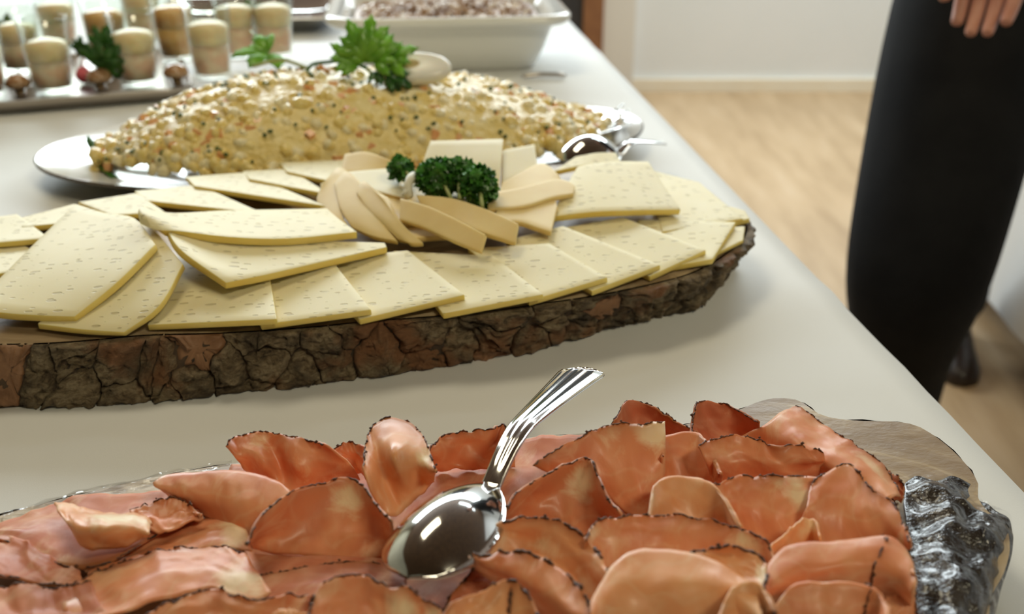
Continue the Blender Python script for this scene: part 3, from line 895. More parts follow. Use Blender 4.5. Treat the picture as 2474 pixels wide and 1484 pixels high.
# ------------------------------------------------------------------ serving spoon builder
def spoon_data(bl, bw, hl, depth, hw0, hw1, rise, ns=20, face_down=True):
    """spoon along +x: bowl tip at x=0, neck at bl, handle end at bl+hl; opening up at z>=0"""
    th = 0.0012
    V, F = [], []
    nx = 22
    prof = []
    for i in range(nx + 1):
        t = i / nx
        x = bl * t
        w = bw / 2 * (math.sin(math.pi * min(1, t ** 0.72)) ** 0.62 if 0 < t < 1 else 0)
        w = max(w, hw0 * .5 * min(1, t * 1.2)) if t > .5 else max(w, 0.0004)
        dz = depth * math.sin(math.pi * t ** .85) ** .8 if 0 < t < 1 else 0
        prof.append((x, w, dz, 0.0))
    nh = 26
    for i in range(1, nh + 1):
        t = i / nh
        x = bl + hl * t
        w = (hw0 + (hw1 - hw0) * (t ** 1.4)) / 2
        if t > .93: w *= math.sqrt(max(0.0, 1 - ((t - .93) / .07) ** 2)) * .55 + .45
        z = rise * (math.sin(min(1, t / .32) * math.pi / 2) - .55 * max(0, (t - .32) / .68) ** 1.2)
        prof.append((x, w, -0.0012 * (1 - t) * 0, z))
    m_ = ns + 1
    for (x, w, dz, z) in prof:
        for k in range(m_):
            q = -1 + 2 * k / ns
            V.append((x, w * q, z - dz * (1 - q * q)))
    n1 = len(V)
    for (x, w, dz, z) in prof:
        for k in range(m_):
            q = -1 + 2 * k / ns
            ridge = 0.0004 * (math.exp(-((abs(q) - .55) / .16) ** 2) + math.exp(-(q / .16) ** 2)) if x > bl * 1.15 else 0
            V.append((x, w * q * 0.985, z - dz * (1 - q * q) - th * (1 + 0.5 * (1 - q * q) * (x > bl)) - ridge))
    L = len(prof)
    for i in range(L - 1):
        for k in range(ns):
            a = i * m_ + k
            F.append((a, a + m_, a + m_ + 1, a + 1))
            F.append((n1 + a, n1 + a + 1, n1 + a + m_ + 1, n1 + a + m_))
        for k in (0, ns):
            a = i * m_ + k
            F.append((a, n1 + a, n1 + a + m_, a + m_))
    a = (L - 1) * m_
    F.append(tuple([a + k for k in range(m_)] + [n1 + a + k for k in range(m_ - 1, -1, -1)]))
    return np.array(V), F, len(prof), m_
def place(V, tip, end, up=(0, 0, 1), flip=False):
    tip, end = np.array(tip), np.array(end)
    x = end - tip; x /= np.linalg.norm(x)
    y = np.cross(np.array(up, float), x); y /= np.linalg.norm(y)
    z = np.cross(x, y)
    if flip: y, z = -y, -z
    return tip + V[:, :1] * x + V[:, 1:2] * y + V[:, 2:3] * z
def spoon(label, tip, end, bl, bw, depth, hw0, hw1, rise, up=(0, 0, 1)):
    tip, end = np.array(tip), np.array(end)
    L = np.linalg.norm(end - tip)
    V, F, n_, m_ = spoon_data(bl, bw, L - bl, depth, hw0, hw1, rise)
    P = place(V, tip, end, up, True)
    t = thing('serving_spoon', label, 'spoon', ((P[:, 0].min() + P[:, 0].max()) / 2, (P[:, 1].min() + P[:, 1].max()) / 2, P[:, 2].min()))
    cut = 23 * m_
    half = len(V) // 2
    inb = lambda i: (i % half) < cut
    fb = [f for f in F if all(inb(i) for i in f)]
    fh = [f for f in F if not all(inb(i) for i in f)]
    for nm, ff in (('bowl', fb), ('handle', fh)):
        used = sorted({i for f in ff for i in f}); mp = {i: k for k, i in enumerate(used)}
        mesh(nm, P[used], [tuple(mp[i] for i in f) for f in ff], MAT['steel'], t)
    return t
spoon('steel serving spoon lying face down on the ham', W(985, 1400, 6.4), W(1418, 918, 5.6), .074, .046, .014, .0095, .027, -.012, (-0.25, -0.25, 1))

# ------------------------------------------------------------------ ham slices
HG = 'ham slices heaped on the wooden slab'
def ham(label, rows, zs, mat='ham', rind=('top',), fold=0.0, fat=(), thick=0.10, nu=40, nv=22, wob=0.0020, seed=0, span=(0, 1), rad=0.00048):
    rr = random.Random(seed + len(label) * 7)
    R3 = []
    for r, z in zip(rows, zs):
        R3.append([W(p[0], p[1], (p[2] if len(p) > 2 else z)) for p in r])
    if fold:
        r0 = [p + np.array((0, 0.010 * fold, -0.010 * fold)) for p in R3[0]]
        r1 = [p + np.array((0, 0.004 * fold, -0.0015 * fold)) for p in R3[0]]
        R3 = [r0, r1] + R3
        R3 = [list(curve_pts(r, 9)) for r in R3]
    G = grid_from_rows(R3, nu, nv)
    ox, oy = rr.uniform(0, 50), rr.uniform(0, 50)
    for j in range(nv):
        for i in range(nu):
            u, v = i / (nu - 1), j / (nv - 1)
            a = mnoise.noise(Vector((u * 3.2 + ox, v * 2.0 + oy, 0))) + .5 * mnoise.noise(Vector((u * 8 + ox, v * 4 + oy, 3))) + .22 * mnoise.noise(Vector((u * 17 + ox, v * 8 + oy, 5)))
            e = 0.7 * math.exp(-v * 5) * mnoise.noise(Vector((u * 16 + ox, v * 2, 7)))
            G[j, i, 2] += wob * (a + e)
            G[j, i, 1] += wob * .8 * mnoise.noise(Vector((u * 4 + oy, v * 3 + ox, 9)))
    V, F, M, uv, N = sheet_data(G, thick / 100)
    uu, vv = uv[:, 0], uv[:, 1]
    fa = np.zeros(len(V))
    for (fu, fv, ru, rv, s) in fat:
        fa = np.maximum(fa, s * np.exp(-(((uu - fu) / ru) ** 2 + ((vv - fv) / rv) ** 2)))
    sm = np.zeros(len(V))
    d = dict(top=vv, bottom=1 - vv, left=uu, right=1 - uu)
    for k in rind:
        if k in d: sm = np.maximum(sm, np.exp(-d[k] / 0.13) * (.6 + .4 * np.sin(uu * 9 + ox)))
    o = mesh('ham_slice', V, F, MAT[mat], None, True, None, uv, dict(fat=fa, smoke=sm))
    tag(o, label, 'ham', HG)
    lines = []
    for k in rind:
        if k == 'top': lines.append(G[0, int(span[0] * (nu - 1)):int(span[1] * (nu - 1)) + 1])
        elif k == 'bottom': lines.append(G[-1])
        elif k == 'left': lines.append(G[:, 0])
        elif k == 'right': lines.append(G[:, -1])
        elif isinstance(k, float): lines.append(G[2:, int(k * (nu - 1))] + N[2:, int(k * (nu - 1))] * 0.0006)
    centre(o)
    for ln in lines:                                    # peppery rind along the cut edge
        n_ = max(24, int(np.linalg.norm(np.diff(ln, axis=0), axis=1).sum() / 0.0009))
        P = curve_pts(ln, n_)
        V2, F2 = [], []
        k = 0
        while k < n_ - 4:
            run = rr.randint(5, 18)
            q = P[k:min(n_, k + run)]
            if len(q) >= 4:
                r_ = np.array([rad * rr.uniform(.35, 1.2) for _ in q]); r_[0] *= .3; r_[-1] *= .3
                q = q + np.array([[rr.uniform(-.0003, .0003) for _ in range(3)] for _ in q])
                a, b = tube_data(q, r_, 5)
                off = len(V2); V2 += list(a); F2 += [tuple(i + off for i in f) for f in b]
            if rr.random() < .5 and len(q):             # loose crumbs
                c = q[len(q) // 2] + np.array((rr.uniform(-.001, .001), rr.uniform(-.001, .001), rr.uniform(0, .0008)))
                s_ = rr.uniform(.0005, .0011)
                off = len(V2)
                V2 += [c + np.array(w_) * s_ for w_ in ((1, 0, 0), (-1, 0, 0), (0, 1, 0), (0, -1, 0), (0, 0, 1), (0, 0, -1))]
                F2 += [tuple(i + off for i in f) for f in ((0, 2, 4), (2, 1, 4), (1, 3, 4), (3, 0, 4), (2, 0, 5), (1, 2, 5), (3, 1, 5), (0, 3, 5))]
            k += run + rr.choice((0, 0, 1, 3, 6))
        if V2:
            mesh('rind', V2, F2, MAT['rind'], o)
    return o

# flat bed under the heap
ham('flat ham slice lying on the board under the spoon handle', [[(1190, 1075), (1300, 1058), (1440, 1050), (1530, 1052)], [(1180, 1180), (1300, 1170), (1420, 1150), (1520, 1130)], [(1150, 1270), (1300, 1260), (1420, 1240), (1520, 1200)]], (3.5, 3.6, 3.5), 'ham_red', ())
ham('flat dark ham slice in the shade right of the heap centre', [[(1500, 1090), (1700, 1080), (1900, 1080), (2120, 1130)], [(1480, 1250), (1700, 1260), (1900, 1260), (2180, 1270)], [(1450, 1400), (1700, 1420), (1950, 1430), (2190, 1440)]], (3.5, 3.8, 3.6), 'ham_red', ('right',))
ham('flat dark ham slice in the gap in front of the spoon bowl', [[(900, 1340), (1050, 1330), (1200, 1330), (1450, 1340)], [(880, 1420), (1050, 1420), (1200, 1420), (1450, 1420)], [(860, 1560), (1050, 1560), (1250, 1560), (1450, 1560)]], (3.8, 4.0, 3.8), 'ham_red', ('top',))
ham('flat ham slice lying under the tongue shaped roll', [[(560, 1125), (750, 1105), (950, 1085), (1200, 1075)], [(520, 1220), (750, 1220), (950, 1220), (1210, 1200)], [(560, 1340), (750, 1350), (950, 1350), (1200, 1330)]], (3.4, 3.7, 3.9), 'ham_red', ())
# back row, left to right
ham('fan shaped ham slice at the back left with a centre crease', [[(547, 1076), (562, 1057), (600, 1046), (645, 1042), (700, 1050), (745, 1063), (792, 1083)], [(572, 1112), (600, 1108), (640, 1112), (680, 1130, 4.6), (712, 1122), (762, 1115), (840, 1118)], [(598, 1148), (630, 1162), (660, 1176), (690, 1192), (708, 1192), (760, 1178), (870, 1162)]], (6.0, 5.3, 4.0), 'ham', ('top',), 0, ((.32, .2, .16, .25, .7), (.62, .6, .12, .5, .45)))
ham('narrow ham slice between the fan and the tongue shaped roll', [[(792, 1088), (830, 1074), (880, 1072), (902, 1080)], [(845, 1135), (870, 1145), (890, 1165), (910, 1180)]], (5.4, 4.2), 'ham', ('top',), 0, ((.5, .6, .3, .3, .5),))
ham('ragged ham slice behind the spoon neck', [[(1034, 1086), (1055, 1062), (1100, 1048), (1150, 1038), (1190, 1040), (1216, 1028), (1238, 1066)], [(1042, 1112), (1080, 1098), (1110, 1088), (1150, 1084), (1200, 1084), (1220, 1084), (1240, 1092)], [(1052, 1140), (1090, 1136), (1120, 1136), (1160, 1136), (1200, 1134), (1220, 1130), (1245, 1125)]], (5.4, 4.6, 3.7), 'ham', ('top', 'left'), 0, (), wob=.0024)
ham('tall tongue shaped ham roll behind the spoon bowl', [[(880, 1130), (884, 1070), (905, 1027), (940, 1013), (985, 1017), (1020, 1050), (1040, 1098), (1052, 1138)], [(892, 1170), (900, 1130), (920, 1105), (948, 1100, 6.9), (980, 1105, 6.5), (1008, 1120), (1030, 1135), (1050, 1150)], [(920, 1238), (928, 1246), (938, 1250), (955, 1245), (980, 1225), (1008, 1205), (1030, 1185), (1050, 1165)]], (6.3, 6.0, 4.4), 'ham_pale', ('top',), 0, ((.85, .15, .12, .3, .8), (.12, .1, .1, .2, .6)))
ham('purple ham slice peeping up behind the fatty slice', [[(1468, 1042), (1498, 992), (1512, 972), (1550, 971), (1585, 986), (1632, 1015), (1685, 1046)], [(1480, 1075), (1510, 1070), (1550, 1070), (1580, 1070), (1610, 1070), (1650, 1070), (1690, 1068)]], (5.3, 3.5), 'ham_red', ('top',))
ham('dark red ham slice standing at the back by the bare wood', [[(1670, 1048), (1677, 1000), (1690, 972), (1732, 974), (1775, 986), (1832, 1022)], [(1676, 1080), (1688, 1082), (1704, 1082), (1742, 1082), (1784, 1080), (1835, 1070)]], (5.5, 3.6), 'ham_red', ('top',))
ham('big ham slice at right with a long rind edge on bare wood', [[(1922, 977), (1962, 1002), (2012, 1040), (2062, 1076), (2112, 1106), (2152, 1143), (2178, 1192)], [(1860, 1014), (1905, 1045), (1955, 1085), (2000, 1112), (2050, 1135), (2100, 1160), (2145, 1205)], [(1785, 1058), (1850, 1085), (1900, 1115), (1950, 1145), (2000, 1170), (2050, 1195), (2110, 1225)]], (5.2, 5.6, 4.4), 'ham', ('top',), 0, ((.7, .2, .2, .12, .6),))
ham('reddish ham tip at the right end beside the cling film', [[(2085, 1128), (2135, 1132), (2186, 1172)], [(2100, 1180), (2145, 1200), (2178, 1214)]], (4.6, 3.8), 'ham_red', ('top',))
ham('ham slice with a frayed rind edge across the big right slice', [[(1688, 1078), (1730, 1058), (1790, 1057), (1845, 1070), (1880, 1084), (1920, 1076), (1960, 1082), (1992, 1086)], [(1705, 1120), (1750, 1110), (1800, 1108), (1850, 1115), (1880, 1118), (1920, 1118), (1960, 1120), (1996, 1115)], [(1720, 1165), (1755, 1168), (1800, 1170), (1850, 1172), (1880, 1172), (1920, 1170), (1960, 1165), (2000, 1150)]], (6.2, 5.6, 4.3), 'ham', ('top',), 0, ((.75, .3, .15, .2, .35),), wob=.0026)
ham('smooth domed ham slice right of the fatty slice', [[(1600, 1110), (1608, 1064), (1650, 1053), (1690, 1060), (1716, 1096), (1742, 1152)], [(1600, 1180), (1622, 1180), (1652, 1180), (1692, 1180), (1722, 1178), (1745, 1170)]], (5.6, 4.0), 'ham', (), .8, ((.5, .05, .4, .1, .4),))  # the fat patch along the crest is a painted whitish highlight
ham('ham slice with a thick yellow fat corner behind the spoon', [[(1290, 1122), (1350, 1080), (1410, 1055), (1465, 1030), (1520, 1022), (1570, 1018), (1607, 1012)], [(1340, 1150), (1400, 1130), (1450, 1118), (1495, 1112), (1540, 1110), (1575, 1108), (1607, 1102)], [(1420, 1180), (1450, 1200), (1485, 1225), (1515, 1245), (1550, 1255), (1580, 1250), (1603, 1215)]], (6.6, 5.6, 3.8), 'ham', ('top',), 0, ((.93, .12, .16, .3, 1.1), (.6, .1, .14, .2, .6)))
# middle row
ham('smooth ham roll without rind at the left back', [[(368, 1168), (400, 1152), (480, 1146), (570, 1146), (640, 1162), (697, 1192)], [(388, 1190), (430, 1196), (500, 1203), (580, 1218), (640, 1236), (682, 1228)], [(410, 1208), (470, 1242), (540, 1282), (600, 1302), (640, 1292), (660, 1262)]], (5.6, 5.2, 4.0), 'ham', (), 1.0, ((.05, .3, .1, .3, .5),))
ham('broad cupped ham slice left of the spoon bowl', [[(598, 1314), (620, 1265), (660, 1220), (710, 1186), (770, 1165), (840, 1144), (876, 1166), (908, 1215), (945, 1262)], [(606, 1322), (640, 1295), (690, 1272), (740, 1256), (790, 1248), (840, 1246), (880, 1256), (912, 1276), (948, 1304)], [(612, 1332), (650, 1338), (700, 1344), (760, 1348), (810, 1350), (850, 1352), (890, 1352), (922, 1350), (955, 1350)]], (6.6, 5.3, 4.3), 'ham', ('top',), 0, ((.62, .28, .12, .22, .8), (.5, .5, .4, .06, .35)))
ham('ham slice peaked like a sail right of the spoon bowl', [[(1212, 1258), (1245, 1205), (1290, 1165), (1340, 1140), (1385, 1122), (1422, 1114), (1442, 1150), (1465, 1200), (1503, 1248)], [(1220, 1264), (1260, 1232), (1305, 1210), (1350, 1200), (1390, 1200), (1425, 1205), (1445, 1220), (1470, 1240), (1503, 1254)], [(1226, 1272), (1270, 1275), (1320, 1280), (1360, 1285), (1400, 1300), (1430, 1305), (1450, 1298), (1478, 1280), (1506, 1262)]], (6.4, 5.2, 4.0), 'ham', ('top',), 0, ((.62, .25, .14, .3, .8),))
ham('domed ham roll in the middle of the right side', [[(1572, 1248), (1580, 1192), (1596, 1165), (1640, 1152), (1690, 1160), (1732, 1186), (1766, 1236), (1790, 1276)], [(1584, 1256), (1600, 1264), (1625, 1268), (1660, 1270), (1702, 1276), (1740, 1280), (1770, 1284), (1794, 1290)]], (6.4, 5.0), 'ham_pale', (), .9, ((.1, .15, .12, .25, .9),))
ham('ham slice with a white fat patch near the right end', [[(1722, 1168), (1770, 1152), (1830, 1152), (1862, 1146), (1920, 1150), (1985, 1150)], [(1745, 1220), (1790, 1220), (1840, 1222), (1870, 1225), (1925, 1230), (1985, 1235)], [(1770, 1290), (1800, 1300), (1840, 1312), (1890, 1322), (1930, 1326), (1985, 1330)]], (6.3, 5.7, 4.6), 'ham', ('top',), 0, ((.78, .32, .16, .26, 1.0), (.62, .12, .1, .14, .7)))
ham('rounded ham slice at the right end with a folded rind', [[(1960, 1165), (1990, 1142), (2045, 1122), (2078, 1152), (2112, 1190), (2152, 1212), (2182, 1262), (2197, 1312)], [(1945, 1240), (1980, 1232), (2030, 1228), (2070, 1235), (2110, 1250), (2145, 1270), (2175, 1295), (2198, 1320)], [(1925, 1320), (1950, 1325), (1990, 1332), (2040, 1338), (2080, 1340), (2120, 1340), (2160, 1338), (2200, 1330)]], (6.5, 6.0, 4.6), 'ham', ('top',), 0, ((.88, .35, .05, .4, .8),))
# front row
ham('ham slice with a long rind edge across the centre front', [[(1415, 1315), (1435, 1262), (1480, 1250), (1560, 1243), (1640, 1247), (1720, 1260), (1790, 1276), (1850, 1310), (1872, 1352)], [(1405, 1340), (1440, 1325), (1490, 1318), (1560, 1312), (1640, 1312), (1720, 1320), (1785, 1330), (1835, 1345), (1872, 1370)], [(1395, 1380), (1440, 1415), (1490, 1415), (1560, 1410), (1640, 1405), (1720, 1405), (1785, 1410), (1835, 1412), (1874, 1410)]], (6.8, 6.2, 5.0), 'ham', ('top',), 0, ((.1, .08, .08, .14, .9), (.8, .2, .16, .2, .7), (.45, .5, .2, .15, .4)))
ham('small pale ham corner sticking up at the right front', [[(1852, 1345), (1900, 1292), (1962, 1259), (1978, 1302)], [(1850, 1378), (1895, 1368), (1942, 1355), (1980, 1328)]], (6.2, 5.0), 'ham_pale', (), 0, ((.7, .2, .3, .3, .6),))
ham('glossy ham roll with a rind ring at the right front', [[(1846, 1412), (1870, 1352), (1930, 1322), (2010, 1315), (2090, 1308), (2150, 1308), (2196, 1342), (2212, 1402)], [(1850, 1440), (1890, 1410), (1945, 1385), (2015, 1375), (2090, 1370), (2150, 1375), (2190, 1400), (2206, 1430)], [(1852, 1462), (1885, 1460), (1942, 1455), (2012, 1450), (2090, 1450), (2150, 1455), (2184, 1462), (2200, 1468)]], (6.8, 6.6, 5.0), 'ham', (0.74,), .9, ((.3, .2, .15, .1, .3),))
ham('curled ham slice with a dark rind rim in front of the spoon', [[(1143, 1326), (1150, 1296), (1182, 1270), (1240, 1258), (1310, 1257), (1370, 1268), (1422, 1302), (1457, 1352), (1472, 1395)], [(1148, 1335), (1180, 1312), (1225, 1298), (1275, 1298), (1325, 1310), (1370, 1330), (1405, 1362), (1435, 1400), (1455, 1420)], [(1152, 1350), (1195, 1352), (1245, 1345), (1292, 1350), (1342, 1372), (1382, 1402), (1412, 1432), (1432, 1456), (1455, 1450)]], (6.9, 6.2, 5.6), 'ham_pale', ('top',), 0, ((.5, .6, .3, .3, .5),), rad=.00075)
ham('front lip of curled ham with a thick dark rind', [[(1141, 1332), (1165, 1342), (1225, 1332), (1290, 1346), (1342, 1372), (1382, 1402), (1412, 1442), (1432, 1480)], [(1143, 1352), (1175, 1372), (1228, 1385), (1280, 1405), (1322, 1432), (1358, 1462), (1390, 1495), (1425, 1520)], [(1150, 1375), (1180, 1402), (1230, 1430), (1270, 1455), (1302, 1485), (1335, 1530), (1365, 1545), (1420, 1550)]], (7.2, 6.9, 5.4), 'ham', ('top',), 0, ((.35, .35, .25, .2, .35),), rad=.0008)
ham('deep red ham slice in the hollow below the spoon bowl', [[(1066, 1486), (1090, 1442), (1120, 1408), (1145, 1368)], [(1110, 1500), (1135, 1470), (1190, 1440), (1225, 1420)]], (5.4, 4.8), 'ham_red', ('top',), rad=.00075)
ham('large pale ham roll at the front right of the heap', [[(1425, 1470), (1470, 1392), (1530, 1345), (1600, 1342), (1680, 1345), (1750, 1371), (1812, 1412), (1842, 1478)], [(1430, 1510), (1480, 1460), (1540, 1430), (1605, 1425), (1680, 1428), (1750, 1445), (1800, 1475), (1840, 1515)], [(1430, 1580), (1490, 1580), (1545, 1580), (1610, 1580), (1680, 1580), (1745, 1580), (1800, 1580), (1845, 1580)]], (7.4, 7.2, 5.4), 'ham_pale', (), 1.0, ((.25, .15, .3, .2, .55),))
ham('ham slice edge with dark rind arching over the pale roll', [[(1645, 1342), (1700, 1328), (1760, 1325), (1812, 1335), (1846, 1356), (1853, 1392), (1836, 1440)], [(1690, 1362), (1730, 1372), (1770, 1392), (1800, 1412), (1820, 1432), (1832, 1450), (1836, 1462)]], (7.3, 6.9), 'ham_pale', ('top',), 0, ((.7, .3, .15, .4, 1.0),), rad=.00075)
ham('small ham roll at the bottom edge right of the pale roll', [[(1738, 1500), (1770, 1432), (1822, 1413), (1852, 1440), (1872, 1490)], [(1740, 1570), (1775, 1560), (1822, 1555), (1852, 1560), (1875, 1570)]], (7.6, 6.0), 'ham_pale', ('right',), .6, ((.5, .1, .3, .1, .3),))
ham('ham roll at the bottom edge beside the wrapped bark end', [[(1870, 1485), (1910, 1437), (1960, 1420), (2040, 1420), (2100, 1424), (2136, 1450), (2145, 1500)], [(1880, 1560), (1915, 1550), (1965, 1545), (2040, 1545), (2100, 1550), (2136, 1555), (2150, 1560)]], (7.0, 5.6), 'ham', (0.72,), .8)
ham('ham slice end tucked against the wrapped bark end', [[(2120, 1452), (2170, 1440), (2210, 1425)], [(2125, 1560), (2180, 1560), (2215, 1520)]], (5.6, 4.4), 'ham', ('right',))
# left side: flatter overlapping slices
ham('wrinkled flat ham slice at the far left back', [[(-60, 1282), (40, 1240), (180, 1202), (300, 1196), (400, 1188), (450, 1205)], [(-60, 1300), (40, 1282), (160, 1270), (290, 1262), (400, 1240), (470, 1226)], [(-40, 1300), (60, 1318), (130, 1348), (200, 1368), (262, 1360), (332, 1324), (402, 1280), (486, 1246)]], (3.9, 4.3, 4.6), 'ham_red', ('bottom',), 0, ((.3, .95, .3, .1, .7), (.1, .5, .1, .2, .5)), wob=.0024)
ham('brown ham slice with a looped rind at the left', [[(310, 1230), (375, 1214), (430, 1208), (485, 1242)], [(335, 1270), (400, 1284), (440, 1268), (490, 1250)]], (5.0, 4.9), 'ham', ('top',), 0, (), wob=.002)
ham('pale curled ham fold lying on the left slices', [[(130, 1212), (180, 1224), (235, 1238), (300, 1240), (348, 1244), (364, 1268)], [(150, 1256), (190, 1272, 6.4), (240, 1276, 6.6), (290, 1276, 6.4), (330, 1276), (358, 1290)], [(184, 1302), (200, 1326), (222, 1335), (262, 1327), (312, 1316), (348, 1302)]], (5.6, 6.1, 5.2), 'ham_pale', (), .3, ((.6, .4, .4, .3, .8),))
ham('shiny ham slice with a pale end left of the cupped slice', [[(205, 1372), (300, 1340), (380, 1295), (460, 1258), (530, 1248), (582, 1266)], [(210, 1385), (310, 1358), (400, 1325), (480, 1295), (550, 1285), (600, 1295)], [(215, 1398), (320, 1380), (420, 1350), (500, 1332), (560, 1328), (610, 1328)]], (4.2, 4.5, 4.4), 'ham', (), 0, ((.9, .5, .15, .6, .8),))  # pale right end: glossy sheen painted in with the fat colour
ham('reddish ham slice with a rind edge at the left photo edge', [[(-60, 1285), (40, 1298), (110, 1338), (192, 1368)], [(-60, 1380), (30, 1398), (100, 1412), (200, 1414)]], (4.5, 4.9), 'ham_red', ('bottom',), 0, ((.5, .6, .2, .2, .4),))
ham('dark glossy ham slice below the cupped slice', [[(588, 1318), (700, 1342), (850, 1346), (970, 1356)], [(612, 1400), (660, 1392), (770, 1378), (900, 1378), (975, 1400)]], (4.4, 4.7), 'ham_red', (), wob=.001)
ham('dark glossy ham slice with a torn rind left of the spoon tip', [[(622, 1392), (720, 1374), (860, 1358), (980, 1372)], [(650, 1460), (760, 1440), (860, 1415), (985, 1430)]], (4.9, 5.0), 'ham_red', ('top',), 0, ((.4, .7, .3, .2, .5),), wob=.001)
ham('long ham slice with a pale curved end at the lower left', [[(140, 1430), (220, 1386), (290, 1360), (360, 1336), (450, 1325), (540, 1322), (592, 1332)], [(150, 1465), (260, 1425), (360, 1392), (460, 1376), (540, 1376), (600, 1386), (632, 1396)], [(160, 1520), (300, 1485), (400, 1445), (510, 1418), (560, 1438), (620, 1452), (655, 1434)]], (4.9, 5.3, 5.3), 'ham', ('top',), 0, ((.85, .75, .2, .3, .8),))
ham('dark ham slice in the bottom left corner', [[(-60, 1430), (60, 1416), (150, 1424), (222, 1400)], [(-60, 1480), (60, 1475), (150, 1470), (240, 1460)], [(-60, 1560), (60, 1560), (180, 1560), (330, 1530)]], (5.2, 5.4, 5.4), 'ham_red', ('top',))
ham('long arched ham slice at the bottom edge left of centre', [[(320, 1512), (380, 1466), (450, 1440), (510, 1421), (560, 1440), (610, 1449), (680, 1440), (748, 1432)], [(330, 1580), (400, 1570), (460, 1560), (520, 1550), (570, 1550), (620, 1550), (690, 1550), (752, 1550)]], (6.0, 5.2), 'ham', ('top',))
ham('tiny pale ham edge at the bottom photo edge', [[(632, 1488), (680, 1472), (742, 1484)], [(630, 1560), (682, 1560), (748, 1560)]], (6.6, 6.0), 'ham_pale', ())
ham('rounded ham slice with yellow fat at the bottom centre', [[(744, 1490), (765, 1424), (800, 1400), (860, 1387), (905, 1400), (950, 1424), (978, 1420), (1012, 1442), (1064, 1468)], [(750, 1580), (790, 1575), (820, 1570), (865, 1565), (905, 1565), (950, 1565), (980, 1565), (1020, 1565), (1075, 1565)]], (6.8, 5.6), 'ham', ('top',), 0, ((.72, .35, .14, .4, .9), (.95, .2, .1, .3, .6)))
ham('ham slice with double rind edge at the bottom centre', [[(1060, 1496), (1120, 1447), (1180, 1426), (1216, 1409), (1250, 1420), (1282, 1452), (1304, 1500)], [(1070, 1570), (1120, 1565), (1180, 1560), (1220, 1560), (1255, 1560), (1285, 1565), (1310, 1575)]], (6.9, 5.8), 'ham_pale', ('top', 0.62), 0, (), span=(.45, 1), rad=.00075)

# ------------------------------------------------------------------ salad platter
PC = np.array((-0.167, 1.085)); PR = math.radians(13); PA, PB = 0.316, 0.168
def pl(u, w, z):
    return np.array((PC[0] + u * math.cos(PR) - w * math.sin(PR), PC[1] + u * math.sin(PR) + w * math.cos(PR), T + z))
pt = thing('oval_platter', 'large white oval platter with a dark rim edge, under the salad', 'platter', (PC[0], PC[1], T))
m = MB(); m.lathe([(0.0, .004), (0.60, .004), (0.72, .007), (0.80, .016), (0.90, .021), (0.985, .0235), (1.0, .0245)][::-1], (PC[0], PC[1], T), 96, PA, PB, PR)
m.build('plate', MAT['china'], pt)
m = MB(); m.lathe([(1.0, .0245), (1.006, .0235), (1.004, .0215), (0.90, .0165), (0.80, .010), (0.72, .002), (0.60, .0005), (0.0, .0005)][::-1], (PC[0], PC[1], T), 96, PA, PB, PR)
m.build('underside', MAT['china_edge'], pt)
# mound: superellipse dome with thousands of dice
SC_ = np.array((-0.158, 1.072)); SR = math.radians(12); SA, SB, SH = 0.262, 0.134, 0.088
def mound(u, w):
    r = (abs(u) ** 2.8 + abs(w) ** 2.8) ** (1 / 2.8)
    if r >= 1: return 0.0
    return SH * (1 - r ** 2.0) ** 0.60 * (1 - 0.12 * u)
def mp(u, w, z=0.0):
    x, y = u * SA, w * SB
    return np.array((SC_[0] + x * math.cos(SR) - y * math.sin(SR), SC_[1] + x * math.sin(SR) + y * math.cos(SR), T + 0.006 + mound(u, w) + z))
nr_, nt_ = 24, 72
V, F = [mp(0, 0)], []
for i in range(1, nr_ + 1):
    for k in range(nt_):
        r = (i / nr_) ** 0.8; t = 2 * math.pi * k / nt_
        p = mp(r * math.cos(t), r * math.sin(t))
        p[2] += 0.003 * mnoise.noise(Vector(p * 55)) if i < nr_ else 0
        V.append(p)
for k in range(nt_):
    F.append((0, 1 + k, 1 + (k + 1) % nt_))
for i in range(nr_ - 1):
    for k in range(nt_):
        q = (k + 1) % nt_
        F.append((1 + i * nt_ + k, 1 + (i + 1) * nt_ + k, 1 + (i + 1) * nt_ + q, 1 + i * nt_ + q))
sal = thing('diced_salad', 'mound of creamy diced salad with chives on the oval platter', 'salad', (SC_[0], SC_[1], T + .004), None, 'stuff')
mesh('salad_body', V, F, MAT['salad'], sal)
ico = []
ph_ = (1 + 5 ** .5) / 2
for a in (-1, 1):
    for b in (-ph_, ph_):
        ico += [(0, a, b), (a, b, 0), (b, 0, a)]
ico = np.array(ico); ico /= np.linalg.norm(ico[0])
bmx = bmesh.new(); 
for q in ico: bmx.verts.new(q)
bmesh.ops.convex_hull(bmx, input=bmx.verts); bmx.verts.ensure_lookup_table(); bmx.verts.index_update()
ico_v = np.array([v.co[:] for v in bmx.verts]); ico_f = [tuple(v.index for v in f.verts) for f in bmx.faces]; bmx.free()
cube_v = np.array([(x, y, z) for x in (-1, 1) for y in (-1, 1) for z in (-1, 1)]) * 0.72
cube_f = [(0, 1, 3, 2), (4, 6, 7, 5), (0, 4, 5, 1), (2, 3, 7, 6), (0, 2, 6, 4), (1, 5, 7, 3)]
def rotm(rr):
    q = np.array([rr.gauss(0, 1) for _ in range(4)]); q /= np.linalg.norm(q); w, x, y, z = q
    return np.array([[1 - 2 * (y * y + z * z), 2 * (x * y - z * w), 2 * (x * z + y * w)], [2 * (x * y + z * w), 1 - 2 * (x * x + z * z), 2 * (y * z - x * w)], [2 * (x * z - y * w), 2 * (y * z + x * w), 1 - 2 * (x * x + y * y)]])
rr = random.Random(21)
